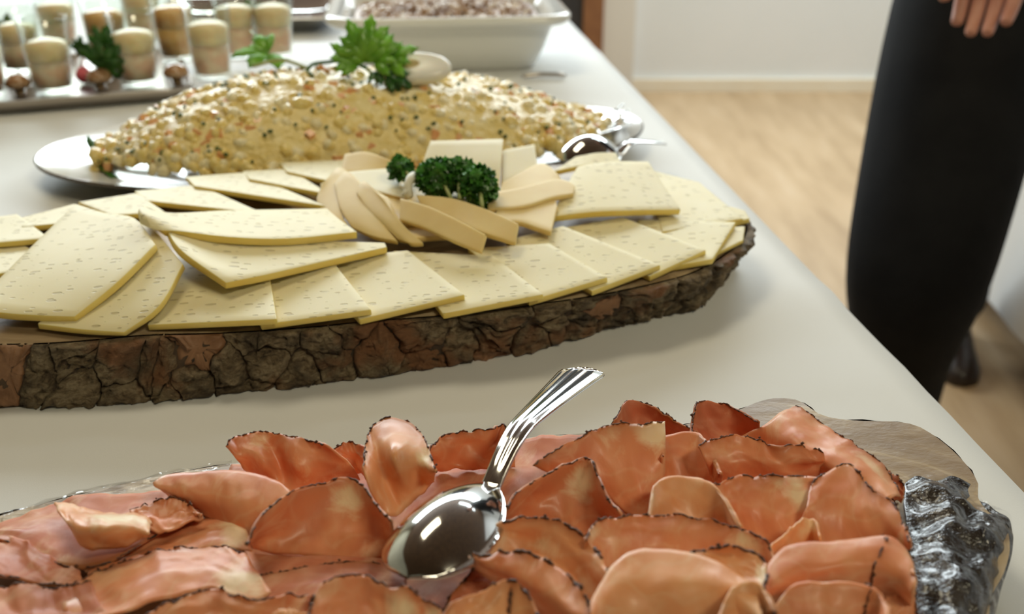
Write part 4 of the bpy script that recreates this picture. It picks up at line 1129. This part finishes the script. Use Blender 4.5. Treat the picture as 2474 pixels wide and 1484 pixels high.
for nm, mt, cnt, s0, s1, shp in (('dice_yellow', 'dice_yellow', 820, .006, .0105, 'i'), ('dice_cream', 'dice_cream', 560, .006, .010, 'i'),
                                 ('dice_orange', 'dice_orange', 260, .0045, .0075, 'c'), ('chive_rings', 'dice_green', 240, .0018, .0032, 'i')):
    V, F = [], []
    bv, bf = (ico_v, ico_f) if shp == 'i' else (cube_v, cube_f)
    for _ in range(cnt):
        t, r = rr.uniform(0, 2 * math.pi), math.sqrt(rr.random())
        if rr.random() < .25: r = rr.uniform(.93, 1.02)
        u, w = r * math.cos(t), r * math.sin(t)
        s = rr.uniform(s0, s1)
        c = mp(u, w) + np.array((rr.uniform(-.002, .002), rr.uniform(-.002, .002), s * rr.uniform(-.75, -.15) if nm != 'chive_rings' else .003))
        if r > .93: c[2] = max(c[2], T + .010 + rr.uniform(0, .022)) + .002
        off = len(V)
        sc3 = np.array((1, rr.uniform(.6, 1), rr.uniform(.55, 1))) * s
        V += list(c + (bv * sc3) @ rotm(rr).T)
        F += [tuple(i + off for i in f) for f in bf]
    o = mesh(nm, V, F, MAT[mt], sal, shp == 'i')
    o['kind'] = 'stuff'
# green leaf edge at the left foot of the mound
lf = thing('salad_leaf', 'dark green leaf edge at the left foot of the salad', 'leaf', W(240, 400, 1.5))
G = grid_from_rows([[W(212, 335, 3.6), W(222, 372, 2.9), W(242, 405, 2.4), W(268, 430, 2.2)], [W(228, 340, 3.4), W(240, 375, 2.6), W(262, 405, 2.2), W(285, 428, 2.0)]], 16, 4)
V, F, M, uv, N = sheet_data(G, .001)
mesh('blade', V, F, MAT['leaf_mid'], lf)
V, F = tube_data([W(212, 330, 3.9), W(216, 340, 3.7), W(222, 352, 3.5), W(226, 362, 3.2)], [.001, .0035, .0035, .001], 8)
mesh('leaf_tip', V, F, MAT['leaf_mid'], lf)

# flat parsley sprig on the salad
def flat_leaf(c, d, up, size, mat, parent, rr, lobes=5):
    """one serrated parsley leaflet: centre c, pointing d"""
    c, d = np.array(c), np.array(d, float); d /= np.linalg.norm(d)
    up = np.array(up, float); s = np.cross(d, up); s /= np.linalg.norm(s); n_ = np.cross(s, d)
    V, F = [], []
    for L in range(lobes):
        ang = (L - (lobes - 1) / 2) * 0.62
        dd = d * math.cos(ang) + s * math.sin(ang); ss = s * math.cos(ang) - d * math.sin(ang)
        ln = size * (1.0 if L == lobes // 2 else rr.uniform(.72, .92))
        prof = [(0, .04), (.2, .13), (.36, .2), (.40, .15), (.55, .24), (.62, .16), (.78, .18), (.84, .10), (1.0, 0.0)]
        o = len(V)
        for (t, w) in prof:
            z = n_ * size * (0.16 * math.sin(t * 2.2) - .10 * t * t)
            V += [c + dd * ln * t + ss * ln * w + z, c + dd * ln * t + z + n_ * size * .03, c + dd * ln * t - ss * ln * w + z]
        for k in range(len(prof) - 1):
            a = o + k * 3
            F += [(a, a + 3, a + 4, a + 1), (a + 1, a + 4, a + 5, a + 2)]
    o = mesh('leaf', V, F, mat, parent)
    md = o.modifiers.new('thickness', 'SOLIDIFY'); md.thickness = 0.0004
    return o
rr = random.Random(4)
sp = thing('parsley_sprig', 'bright green flat parsley sprig standing on the salad', 'parsley', W(880, 170, 9.4))
b0 = W(885, 165, 10.4)
for (x, y, z, sz) in ((850, 75, 14.0, .034), (895, 70, 14.0, .036), (935, 105, 12.6, .030), (1000, 122, 12.0, .034), (815, 120, 12.2, .028), (880, 130, 11.8, .034), (930, 135, 11.6, .032), (845, 140, 11.4, .030)):
    e = W(x, y, z)
    flat_leaf(b0 * .55 + e * .45, e - b0, (0, -0.6, .8), sz, MAT['leaf'], sp, rr)
for pts in ([(885, 165, 10.4), (850, 150, 11.0), (790, 150, 10.6), (745, 165, 9.8), (735, 240, 7.0)], [(745, 165, 9.8), (680, 145, 10.2), (610, 160, 9.6)], [(885, 165, 10.4), (905, 185, 9.6), (915, 215, 8.4)]):
    P = curve_pts([W(*p) for p in pts], 20)
    V, F = tube_data(P, .0018, 7)
    mesh('stem', V, F, MAT['leaf_mid'] if len(pts) > 3 else MAT['stem'], sp)
sp2 = thing('herb_sprig', 'green herb leaf hanging over the left shoulder of the salad', 'herb', W(600, 190, 8))
for (a, b, sz) in (((650, 130, 9.8), (575, 190, 8.8), .052), ((650, 125, 10.2), (612, 85, 11.4), .036)):
    flat_leaf(W(*a), W(*b) - W(*a), (0, -.7, .7), sz, MAT['leaf'], sp2, rr, 3)
V, F = tube_data(curve_pts([W(605, 75, 11.6), W(635, 110, 10.6), W(660, 140, 9.8)], 8), .0012, 6)
mesh('stem', V, F, MAT['stem'], sp2)
sp3 = thing('herb_sprig', 'dark herb leaves lying beside the egg on the salad', 'herb', W(950, 205, 8.5))
for (a, b, sz) in (((915, 170, 10.2), (925, 225, 8.6), .024), ((935, 180, 10.0), (1000, 222, 8.6), .026), ((950, 180, 10.0), (980, 205, 9.0), .024)):
    flat_leaf(W(*a), W(*b) - W(*a), (0, -.7, .7), sz, MAT['leaf_dark'], sp3, rr, 3)
# egg quarter
eg = thing('egg_piece', 'piece of boiled egg on top of the salad', 'egg', W(1000, 192, 9.0))
c = W(1005, 166, 10.2)
def tilt(p, a=math.radians(32)):
    p = np.array(p)
    return np.array((p[0], p[1] * math.cos(a) + p[2] * -math.sin(a), p[1] * math.sin(a) + p[2] * math.cos(a)))
V, F = [], []
for j in range(13):
    for k in range(20):
        t, q = math.pi * j / 12, 2 * math.pi * k / 20
        p = np.array((math.cos(t) * .036, math.sin(t) * math.cos(q) * .020, math.sin(t) * math.sin(q) * .014))
        if p[2] > .006: p[2] = .006 + (p[2] - .006) * .2
        V.append(c + tilt(p))
for j in range(12):
    for k in range(20):
        F.append((j * 20 + k, j * 20 + (k + 1) % 20, (j + 1) * 20 + (k + 1) % 20, (j + 1) * 20 + k))
mesh('egg_white', V, F, MAT['egg'], eg)
m = MB(); m.lathe([(0, .0078), (.007, .0076), (.0095, .0066), (.010, .004)][::-1], (0, 0, 0), 20, 1.5, .8)
m.V = [c + tilt(v + np.array((-.008, 0, 0.0004))) for v in m.V]
m.build('egg_yolk', MAT['yolk'], eg)

# serving spoon and fork on the platter's right end
spoon('steel serving spoon face down beyond the raised cheese slice', W(1362, 392, 3.6), W(1597, 357, 2.6), .072, .060, .022, .010, .020, -.010)
fk = thing('serving_fork', 'steel serving fork lying on the right rim of the platter', 'fork', W(1400, 330, 2.6))
P = curve_pts([W(1284, 354, 3.4), W(1350, 340, 3.3), W(1410, 326, 3.2), W(1440, 312, 3.2)], 16)
V, F = tube_data(P, np.linspace(.0052, .0032, 16), 8)
mesh('handle', V, F, MAT['steel'], fk)
rows = [[W(1436, 300, 3.3), W(1470, 275, 3.6), W(1490, 262, 3.4)], [W(1440, 312, 3.2), W(1478, 292, 3.0), W(1500, 280, 3.0)], [W(1446, 326, 3.3), W(1490, 312, 3.6), W(1512, 300, 3.4)]]
G = grid_from_rows(rows, 12, 9)
V, F, M, uv, N = sheet_data(G, .0014)
mesh('head', V, F, MAT['steel'], fk)
for (a, b) in (((1486, 266), (1508, 252)), ((1496, 280), (1520, 266)), ((1502, 290), (1524, 278)), ((1508, 302), (1528, 292))):
    V, F = tube_data(curve_pts([W(*a, 3.3), W((a[0] + b[0]) / 2, (a[1] + b[1]) / 2, 3.2), W(*b, 3.4)], 8), np.linspace(.0022, .0009, 8), 6)
    mesh('tine', V, F, MAT['steel'], fk)
# butter knife tip behind the platter
kn = thing('knife_handle', 'thin dark cutlery handle lying behind the salad platter', 'cutlery', W(1330, 181, .5))
V, F = tube_data(curve_pts([W(1262, 184, .5), W(1300, 180, .6), W(1340, 180, .6), W(1368, 182, .5)], 12), np.array([.002] + [.0032] * 9 + [.0036, .002]), 8)
mesh('handle', V, F, MAT['tray'], kn)

# ------------------------------------------------------------------ white baking dish
K0 = W(850, 172, .1); K1 = W(1332, 186, .1)
ux = np.array((0.9955, 0.0948, 0)); uy = np.array((-0.0948, 0.9955, 0))
cx = K0 + (K1 - K0) * 0.5
wid = 0.285
dep = 0.20
def rrect(hx, hy, r, z, c0, n=8):
    out = []
    for (sx, sy, a0) in ((1, 1, 0), (-1, 1, 90), (-1, -1, 180), (1, -1, 270)):
        for k in range(n + 1):
            a = math.radians(a0 + 90 * k / n)
            out.append(c0 + ux * (sx * (hx - r) + r * math.cos(a)) + uy * (sy * (hy - r) + r * math.sin(a)) + np.array((0, 0, z)))
    return out
bd0 = np.array((cx[0], cx[1], T)) + uy * (dep / 2 + .005)
bd = thing('baking_dish', 'white rectangular ceramic baking dish at the far end', 'baking dish', bd0)
V, F = [], []
prof = [(-.012, .0, .03), (-.006, .003, .032), (.006, .03, .034), (.016, .06, .036), (.020, .066, .038), (.034, .068, .042), (.040, .074, .044), (.040, .080, .044), (.034, .083, .042), (.022, .081, .036), (.014, .074, .034), (.0, .03, .03), (-.01, .012, .028)]
for (e, z, r) in prof:
    V += rrect(wid / 2 + e - .01, dep / 2 + e - .01, r, z, bd0)
q_ = len(V) // len(prof)
for j in range(len(prof) - 1):
    for k in range(q_):
        F.append((j * q_ + k, j * q_ + (k + 1) % q_, (j + 1) * q_ + (k + 1) % q_, (j + 1) * q_ + k))
F.append(tuple(range(q_ - 1, -1, -1))); F.append(tuple((len(prof) - 1) * q_ + k for k in range(q_)))
mesh('dish_body', V, F, MAT['china'], bd)
gr = thing('gratin_filling', 'brown crumbly filling inside the white baking dish', 'food', bd0 + np.array((0, 0, .03)), None, 'stuff')
V, F = [], []
N_ = 40
for i in range(N_):
    for j in range(N_):
        a, b = -1 + 2 * i / (N_ - 1), -1 + 2 * j / (N_ - 1)
        z = .066 + .012 * (1 - a ** 4) * (1 - b ** 4) + .004 * mnoise.noise(Vector((a * 7, b * 5, 1)))
        V.append(bd0 + ux * a * (wid / 2 - .008) + uy * b * (dep / 2 - .008) + np.array((0, 0, z)))
for i in range(N_ - 1):
    for j in range(N_ - 1):
        F.append((i * N_ + j, (i + 1) * N_ + j, (i + 1) * N_ + j + 1, i * N_ + j + 1))
mesh('filling', V, F, MAT['crumb'], gr)
rr = random.Random(8)
for nm, mt, cnt in (('brown_crumbs', 'crumb', 500), ('pale_crumbs', 'crumb_pale', 260)):
    V2, F2 = [], []
    for _ in range(cnt):
        a, b = rr.uniform(-.95, .95), rr.uniform(-.95, .95)
        z = .068 + .012 * (1 - a ** 4) * (1 - b ** 4)
        c = bd0 + ux * a * (wid / 2 - .014) + uy * b * (dep / 2 - .014) + np.array((0, 0, z))
        s = rr.uniform(.003, .0075); off = len(V2)
        V2 += list(c + (ico_v * np.array((1, rr.uniform(.6, 1), rr.uniform(.5, .9))) * s) @ rotm(rr).T)
        F2 += [tuple(i + off for i in f) for f in ico_f]
    o = mesh(nm, V2, F2, MAT[mt], gr, False); o['kind'] = 'stuff'
# steel dish corner left of the baking dish
sd = thing('steel_tray', 'silver tray corner behind the glasses, beside the baking dish', 'tray', W(700, 30, .2))
c0 = W(715, 46, 2.6); sd0 = np.array((c0[0] - .10, c0[1] + .12, T))
V, F = [], []
prof = [(-.03, .0006, .02), (-.006, .004, .02), (.012, .022, .024), (.026, .026, .03), (.026, .028, .03), (.012, .0245, .024), (-.007, .006, .02), (-.03, .003, .02)]
for (e, z, r) in prof: V += rrect(.135 + e, .11 + e, r, z, sd0)
for j in range(len(prof) - 1):
    for k in range(q_):
        F.append((j * q_ + k, j * q_ + (k + 1) % q_, (j + 1) * q_ + (k + 1) % q_, (j + 1) * q_ + k))
F.append(tuple(range(q_ - 1, -1, -1))); F.append(tuple((len(prof) - 1) * q_ + k for k in range(q_)))
mesh('tray_body', V, F, MAT['steel'], sd)

# ------------------------------------------------------------------ tray with shrimp glasses
A0 = W(-160, 262, 1.6); A1 = W(452, 214, 1.6)
tx = A1 - A0; tx[2] = 0; tl = np.linalg.norm(tx); tx /= tl
ty = np.array((-tx[1], tx[0], 0))
gt = thing('serving_tray', 'brown edged metal tray carrying the shrimp glasses', 'tray', A0 * .5 + A1 * .5 + ty * .14 - np.array((0, 0, .016)))
ux_, uy_ = ux, uy
def rr2(hx, hy, r, z, c0, n=8):
    out = []
    for (sx, sy, a0) in ((1, 1, 0), (-1, 1, 90), (-1, -1, 180), (1, -1, 270)):
        for k in range(n + 1):
            a = math.radians(a0 + 90 * k / n)
            out.append(c0 + tx * (sx * (hx - r) + r * math.cos(a)) + ty * (sy * (hy - r) + r * math.sin(a)) + np.array((0, 0, z)))
    return out
g0 = np.array(gt.location); g0[2] = T
V, F = [], []
prof = [(-.012, .0005, .03), (-.004, .006, .034), (.0, .015, .036), (.0, .017, .036), (-.004, .0165, .034), (-.008, .0135, .03), (-.03, .013, .02)]
for (e, z, r) in prof: V += rr2(tl / 2 + e + .01, .14 + e, r, z, g0)
for j in range(len(prof) - 1):
    for k in range(q_):
        F.append((j * q_ + k, j * q_ + (k + 1) % q_, (j + 1) * q_ + (k + 1) % q_, (j + 1) * q_ + k))
F.append(tuple(range(q_ - 1, -1, -1))); F.append(tuple((len(prof) - 1) * q_ + k for k in range(q_)))
mesh('tray_body', V, F, MAT['tray'], gt)
def glass(label, x, y, fill=.062, z=1.35, low='shrimp', up='cream'):
    p = W(x, y, z)
    t = thing('shrimp_glass', label, 'glass', p, 'shrimp cocktail glasses on the tray')
    rb, rt, H = .0235, .0310, .094
    rad = lambda h: rb + (rt - rb) * h / H
    m = MB(); m.lathe([(0.0, 0.0), (rb * .9, 0.0), (rb, .003), (rt, H), (rt - .0008, H + .0006), (rt - .0016, H), (rad(.012) - .0018, .010), (0.0, .008)], p, 32)
    m.build('tumbler', MAT['glass'], t)
    m = MB(); m.lathe([(0.0, .0085), (rad(.01) - .003, .0105), (rad(fill * .68) - .0022, fill * .68), (0, fill * .69)], p, 28)
    m.build('shrimp_filling', MAT[low], t)
    prof = [(rad(fill * .68) - .0022, fill * .682), (rad(fill) - .0022, fill), (rad(fill) * .7, fill + .004), (rad(fill) * .3, fill + .007), (0, fill + .006)]
    m = MB(); m.lathe([(0, fill * .681)] + prof, p, 28)
    m.build('cocktail_cream', MAT[up], t)
    return t
glass('shrimp glass cut by the left photo edge, front row', -30, 238)
glass('shrimp glass in the front row nearest to the left photo edge', 132, 226)
glass('shrimp glass in the middle of the front row, with a thick cream layer', 338, 208, .066)
glass('shrimp glass at the right end of the front row', 516, 192, .070)
glass('shrimp glass behind the salad, farthest right on the tray', 668, 140, .070)
glass('shrimp glass in the second row, left of the herb leaf', 58, 178)
glass('orange filled shrimp glass in the second row, right of the herb leaf', 268, 160, .072, low='amber', up='amber')
glass('orange filled shrimp glass in the second row behind the two right glasses', 430, 148, .072, low='amber', up='amber')
glass('shrimp glass in the second row partly behind the front right glass', 578, 142, .070)
glass('shrimp glass in the third row at the left', 150, 118)
glass('shrimp glass in the third row near the middle', 352, 104, .07)
for (lab, base, tips, sz) in (('dark green herb leaf between the first and second front glasses', (248, 195), ((262, 60), (240, 110), (285, 120), (258, 150)), .036),
                              ('dark green herb leaf between glasses at the far left', (38, 150), ((20, 40), (55, 60), (-10, 75)), .034),
                              ('green herb leaf sticking up at the right end of the glasses', (610, 90), ((600, 10), (625, 30), (590, 45)), .032),
                              ('small green herb leaf between the glasses at the left', (196, 160), ((196, 95), (210, 125)), .024)):
    b = W(*base, 2.0)
    t = thing('herb_leaf', lab, 'herb', b, 'herb leaves between the shrimp glasses')
    top = None
    for (x, y) in tips:
        h_ = 2.0 + (base[1] - y) / 17.0
        e = W(x, y, min(9.5, h_))
        V, F = tube_data(curve_pts([b, (b + e) / 2 + np.array((.003, 0, .004)), e * .75 + b * .25], 8), .0011, 6)
        mesh('stem', V, F, MAT['stem'], t)
        flat_leaf(b * .4 + e * .6, e - b, (0, -1, .25), sz, MAT['leaf_mid'], t, rr, 5)
for (lab, x, y, s, mt) in (('pink radish slice between the first two front glasses', 206, 200, .011, 'pink'),):
    p = W(x, y, 1.5)
    t = thing('radish', lab, 'radish', p)
    m = MB(); m.lathe([(0, 0), (s * .6, .001), (s, s * .7), (s * .9, s * 1.3), (s * .4, s * 1.9), (0, s * 2)], p, 18, 1, .8); m.build('flesh', MAT[mt], t)
    V, F = tube_data([p + np.array((0, 0, s * 1.9)), p + np.array((.001, 0, s * 2.4)), p + np.array((.003, 0, s * 2.9))], [.0016, .0012, .0006], 6)
    mesh('root_tip', V, F, MAT['pink'], t)
for (lab, x, y) in (('shiny brown mushroom cap between the first and second front glasses', 244, 212), ('shiny brown mushroom cap left of the first full front glass', 50, 226), ('shiny brown mushroom cap right of the middle front glass', 428, 200)):
    p = W(x, y, 1.4)
    t = thing('mushroom', lab, 'mushroom', p, 'mushroom caps between the glasses')
    m = MB(); m.lathe([(0.006, 0), (.007, .008), (.015, .009), (.017, .013), (.014, .020), (.008, .024), (0, .0255)], p, 20)
    m.build('cap', simple('mushroom_cap', (0.34, 0.17, 0.08), (0.55, 0.36, 0.2), 60, 0.12, coat=.6) if 'mushroom_cap' not in bpy.data.materials else bpy.data.materials['mushroom_cap'], t)

# ------------------------------------------------------------------ the person passing by
def skin_body(name, pts, edges, radii, mat, parent, root=0, sub=2):
    off = root_of(parent)
    me = bpy.data.meshes.new(name)
    me.from_pydata([tuple(np.array(p) - off) for p in pts], edges, [])
    o = bpy.data.objects.new(name, me)
    COL.objects.link(o); o.parent = parent
    md = o.modifiers.new('skin', 'SKIN')
    md.use_smooth_shade = True
    lay = me.skin_vertices[0]
    for i, r in enumerate(radii):
        lay.data[i].radius = (r, r) if np.isscalar(r) else r
        lay.data[i].use_root = (i == root)
    s = o.modifiers.new('sub', 'SUBSURF'); s.levels = sub; s.render_levels = sub
    me.materials.append(mat)
    dg = bpy.context.evaluated_depsgraph_get()
    ev = bpy.data.meshes.new_from_object(o.evaluated_get(dg))
    o.modifiers.clear()
    o.data = ev
    ev.polygons.foreach_set('use_smooth', [True] * len(ev.polygons))
    if not ev.materials: ev.materials.append(mat)
    return o
pe = thing('person', 'person in black trousers and jacket walking past, one hand hanging down', 'person', (0.78, 1.72, 0.0))
hip = np.array((0.80, 1.66, 0.96))
knF, anF, toF = np.array((0.595, 1.42, 0.47)), np.array((0.68, 1.62, 0.11)), np.array((0.60, 1.48, 0.05))
knB, anB, toB = np.array((0.815, 1.80, 0.50)), np.array((1.0, 2.13, 0.11)), np.array((0.97, 2.03, 0.04))
hF, hB = hip + np.array((-.10, -.05, -.03)), hip + np.array((.06, .06, -.03))
waist, chest, neck = hip + np.array((0, 0, .16)), hip + np.array((-.03, -.03, .42)), hip + np.array((-.05, -.04, .60))
skin_body('trousers', [hip, hF, knF * .4 + hF * .6, knF, anF * .5 + knF * .5, anF + np.array((0, 0, -.02)), hB, knB * .5 + hB * .5, knB, anB * .5 + knB * .5, anB + np.array((0, 0, -.03)), waist],
          [(0, 1), (1, 2), (2, 3), (3, 4), (4, 5), (0, 6), (6, 7), (7, 8), (8, 9), (9, 10), (0, 11)],
          [.15, .13, .13, .112, .080, .075, .125, .115, .090, .070, .062, .14], MAT['trousers'], pe)
shR, shL = chest + np.array((-.17, -.10, .08)), chest + np.array((.17, .10, .08))
hand = W(2322, 20, 0) 
hd = np.array((0.59, 1.335, 0.935))
elb = hd + np.array((.05, .10, .24))
wri = hd + np.array((.012, .015, .075))
skin_body('jacket', [waist + np.array((0, 0, -.10)), waist, chest, neck, shR, elb, wri + np.array((.004, .008, .02)), shL, chest + np.array((.30, .18, -.12)), chest + np.array((.30, .10, -.34))],
          [(0, 1), (1, 2), (2, 3), (2, 4), (4, 5), (5, 6), (2, 7), (7, 8), (8, 9)],
          [.15, .145, .155, .065, .075, .052, .040, .075, .052, .040], MAT['jacket'], pe)
head = neck + np.array((-.03, -.03, .20))
bodyv = [neck + np.array((0, 0, -.02)), neck + np.array((-.01, -.01, .07)), head + np.array((0, 0, -.06)), head, head + np.array((0, .0, .07))]
skin_body('head', bodyv, [(0, 1), (1, 2), (2, 3), (3, 4)], [.055, .052, .068, .082, .055], MAT['skin'], pe)
m = MB(); m.lathe([(.086, -.02), (.092, .02), (.088, .06), (.065, .10), (.03, .118), (0, .12)], head + np.array((.012, .014, 0)), 24); m.build('hair', MAT['hair'], pe)
fd = np.array((-.64, -.77, 0)); fs = np.array((.77, -.64, 0))
for s in (-1, 1):
    m = MB(); m.lathe([(0, -.006), (.008, -.003), (.008, .003), (0, .006)], head + fd * .074 + fs * s * .03 + np.array((0, 0, .005)), 12); m.build('eye', MAT['eye'], pe)
    V, F = tube_data([head + fs * s * .078 + np.array((0, 0, -.03)), head + fs * s * .09 + np.array((0, 0, 0)), head + fs * s * .082 + np.array((0, 0, .03))], [.008, .012, .008], 8)
    mesh('ear', V, F, MAT['skin'], pe)
V, F = tube_data([head + fd * .075 + np.array((0, 0, .015)), head + fd * .092 + np.array((0, 0, -.012)), head + fd * .08 + np.array((0, 0, -.028))], [.007, .013, .012], 8)
mesh('nose', V, F, MAT['skin'], pe)
V, F = tube_data([head + fd * .070 - fs * .024 + np.array((0, 0, -.052)), head + fd * .080 + np.array((0, 0, -.052)), head + fd * .070 + fs * .024 + np.array((0, 0, -.052))], [.003, .006, .003], 8)
mesh('mouth', V, F, MAT['pink'], pe)
# hand: palm with five bent fingers hanging down
ax = np.array((.80, -.50, 0)); ax /= np.linalg.norm(ax)           # across the palm
fw = np.array((-.50, -.80, 0)); fw /= np.linalg.norm(fw)          # towards the front of the person
dn = np.array((0, 0, -1.0))
def hp(a, f, d): return hd + ax * a + fw * f + dn * d
pv = [wri + np.array((0, 0, .03)), hp(0, .0, -.055), hp(0, .0, -.02), hp(-.022, .004, .02), hp(.0, .004, .025), hp(.022, .004, .02)]
pe_ = [(0, 1), (1, 2), (2, 3), (2, 4), (2, 5)]
prd = [(.028, .028), (.027, .022), (.036, .019), (.017, .014), (.017, .014), (.017, .014)]
for (a, l, bend) in ((-.029, .060, .012), (-.0098, .070, .016), (.0095, .067, .018), (.028, .052, .018)):
    k = len(pv)
    pv += [hp(a, .004, .028), hp(a * 1.05, .004 + bend * .3, .028 + l * .48), hp(a * 1.02, .004 + bend * 1.1, .028 + l * .78), hp(a, .004 + bend * 2.1, .028 + l)]
    near_ = 3 if a < -.02 else (4 if a < .015 else 5)
    pe_ += [(near_, k), (k, k + 1), (k + 1, k + 2), (k + 2, k + 3)]
    prd += [(.0105, .0105), (.0098, .0098), (.0090, .0090), (.0075, .0075)]
k = len(pv)
pv += [hp(-.034, .012, -.02), hp(-.052, .024, .012), hp(-.050, .034, .040), hp(-.044, .040, .060)]
pe_ += [(2, k), (k, k + 1), (k + 1, k + 2), (k + 2, k + 3)]
prd += [(.015, .015), (.0125, .0125), (.0105, .0105), (.008, .008)]
skin_body('hand', pv, pe_, prd, MAT['skin'], pe, 2)
for (an, to) in ((anF, toF), (anB, toB)):
    d_ = to - an; d_[2] = 0; d_ /= np.linalg.norm(d_)
    heel = np.array((an[0], an[1], 0)) - d_ * .06
    s_ = np.array((-d_[1], d_[0], 0))
    V, F = [], []
    zo = an[2] - .11
    for (t, w, h) in ((0, .028, .075), (.05, .036, .085), (.11, .038, .078), (.17, .042, .055), (.22, .046, .045), (.26, .036, .036), (.28, .012, .022)):
        c = heel + d_ * t
        for q in range(12):
            a = math.pi * q / 11
            V.append(c + s_ * w * math.cos(a) + np.array((0, 0, zo + .004 + h * math.sin(a))))
        V.append(c - s_ * w + np.array((0, 0, zo))); V.append(c + s_ * w + np.array((0, 0, zo)))
    for k in range(6):
        for q in range(14):
            F.append((k * 14 + q, k * 14 + (q + 1) % 14, (k + 1) * 14 + (q + 1) % 14, (k + 1) * 14 + q))
    F.append(tuple(range(13, -1, -1))); F.append(tuple(6 * 14 + q for q in range(14)))
    mesh('shoe', V, F, MAT['shoe'], pe)
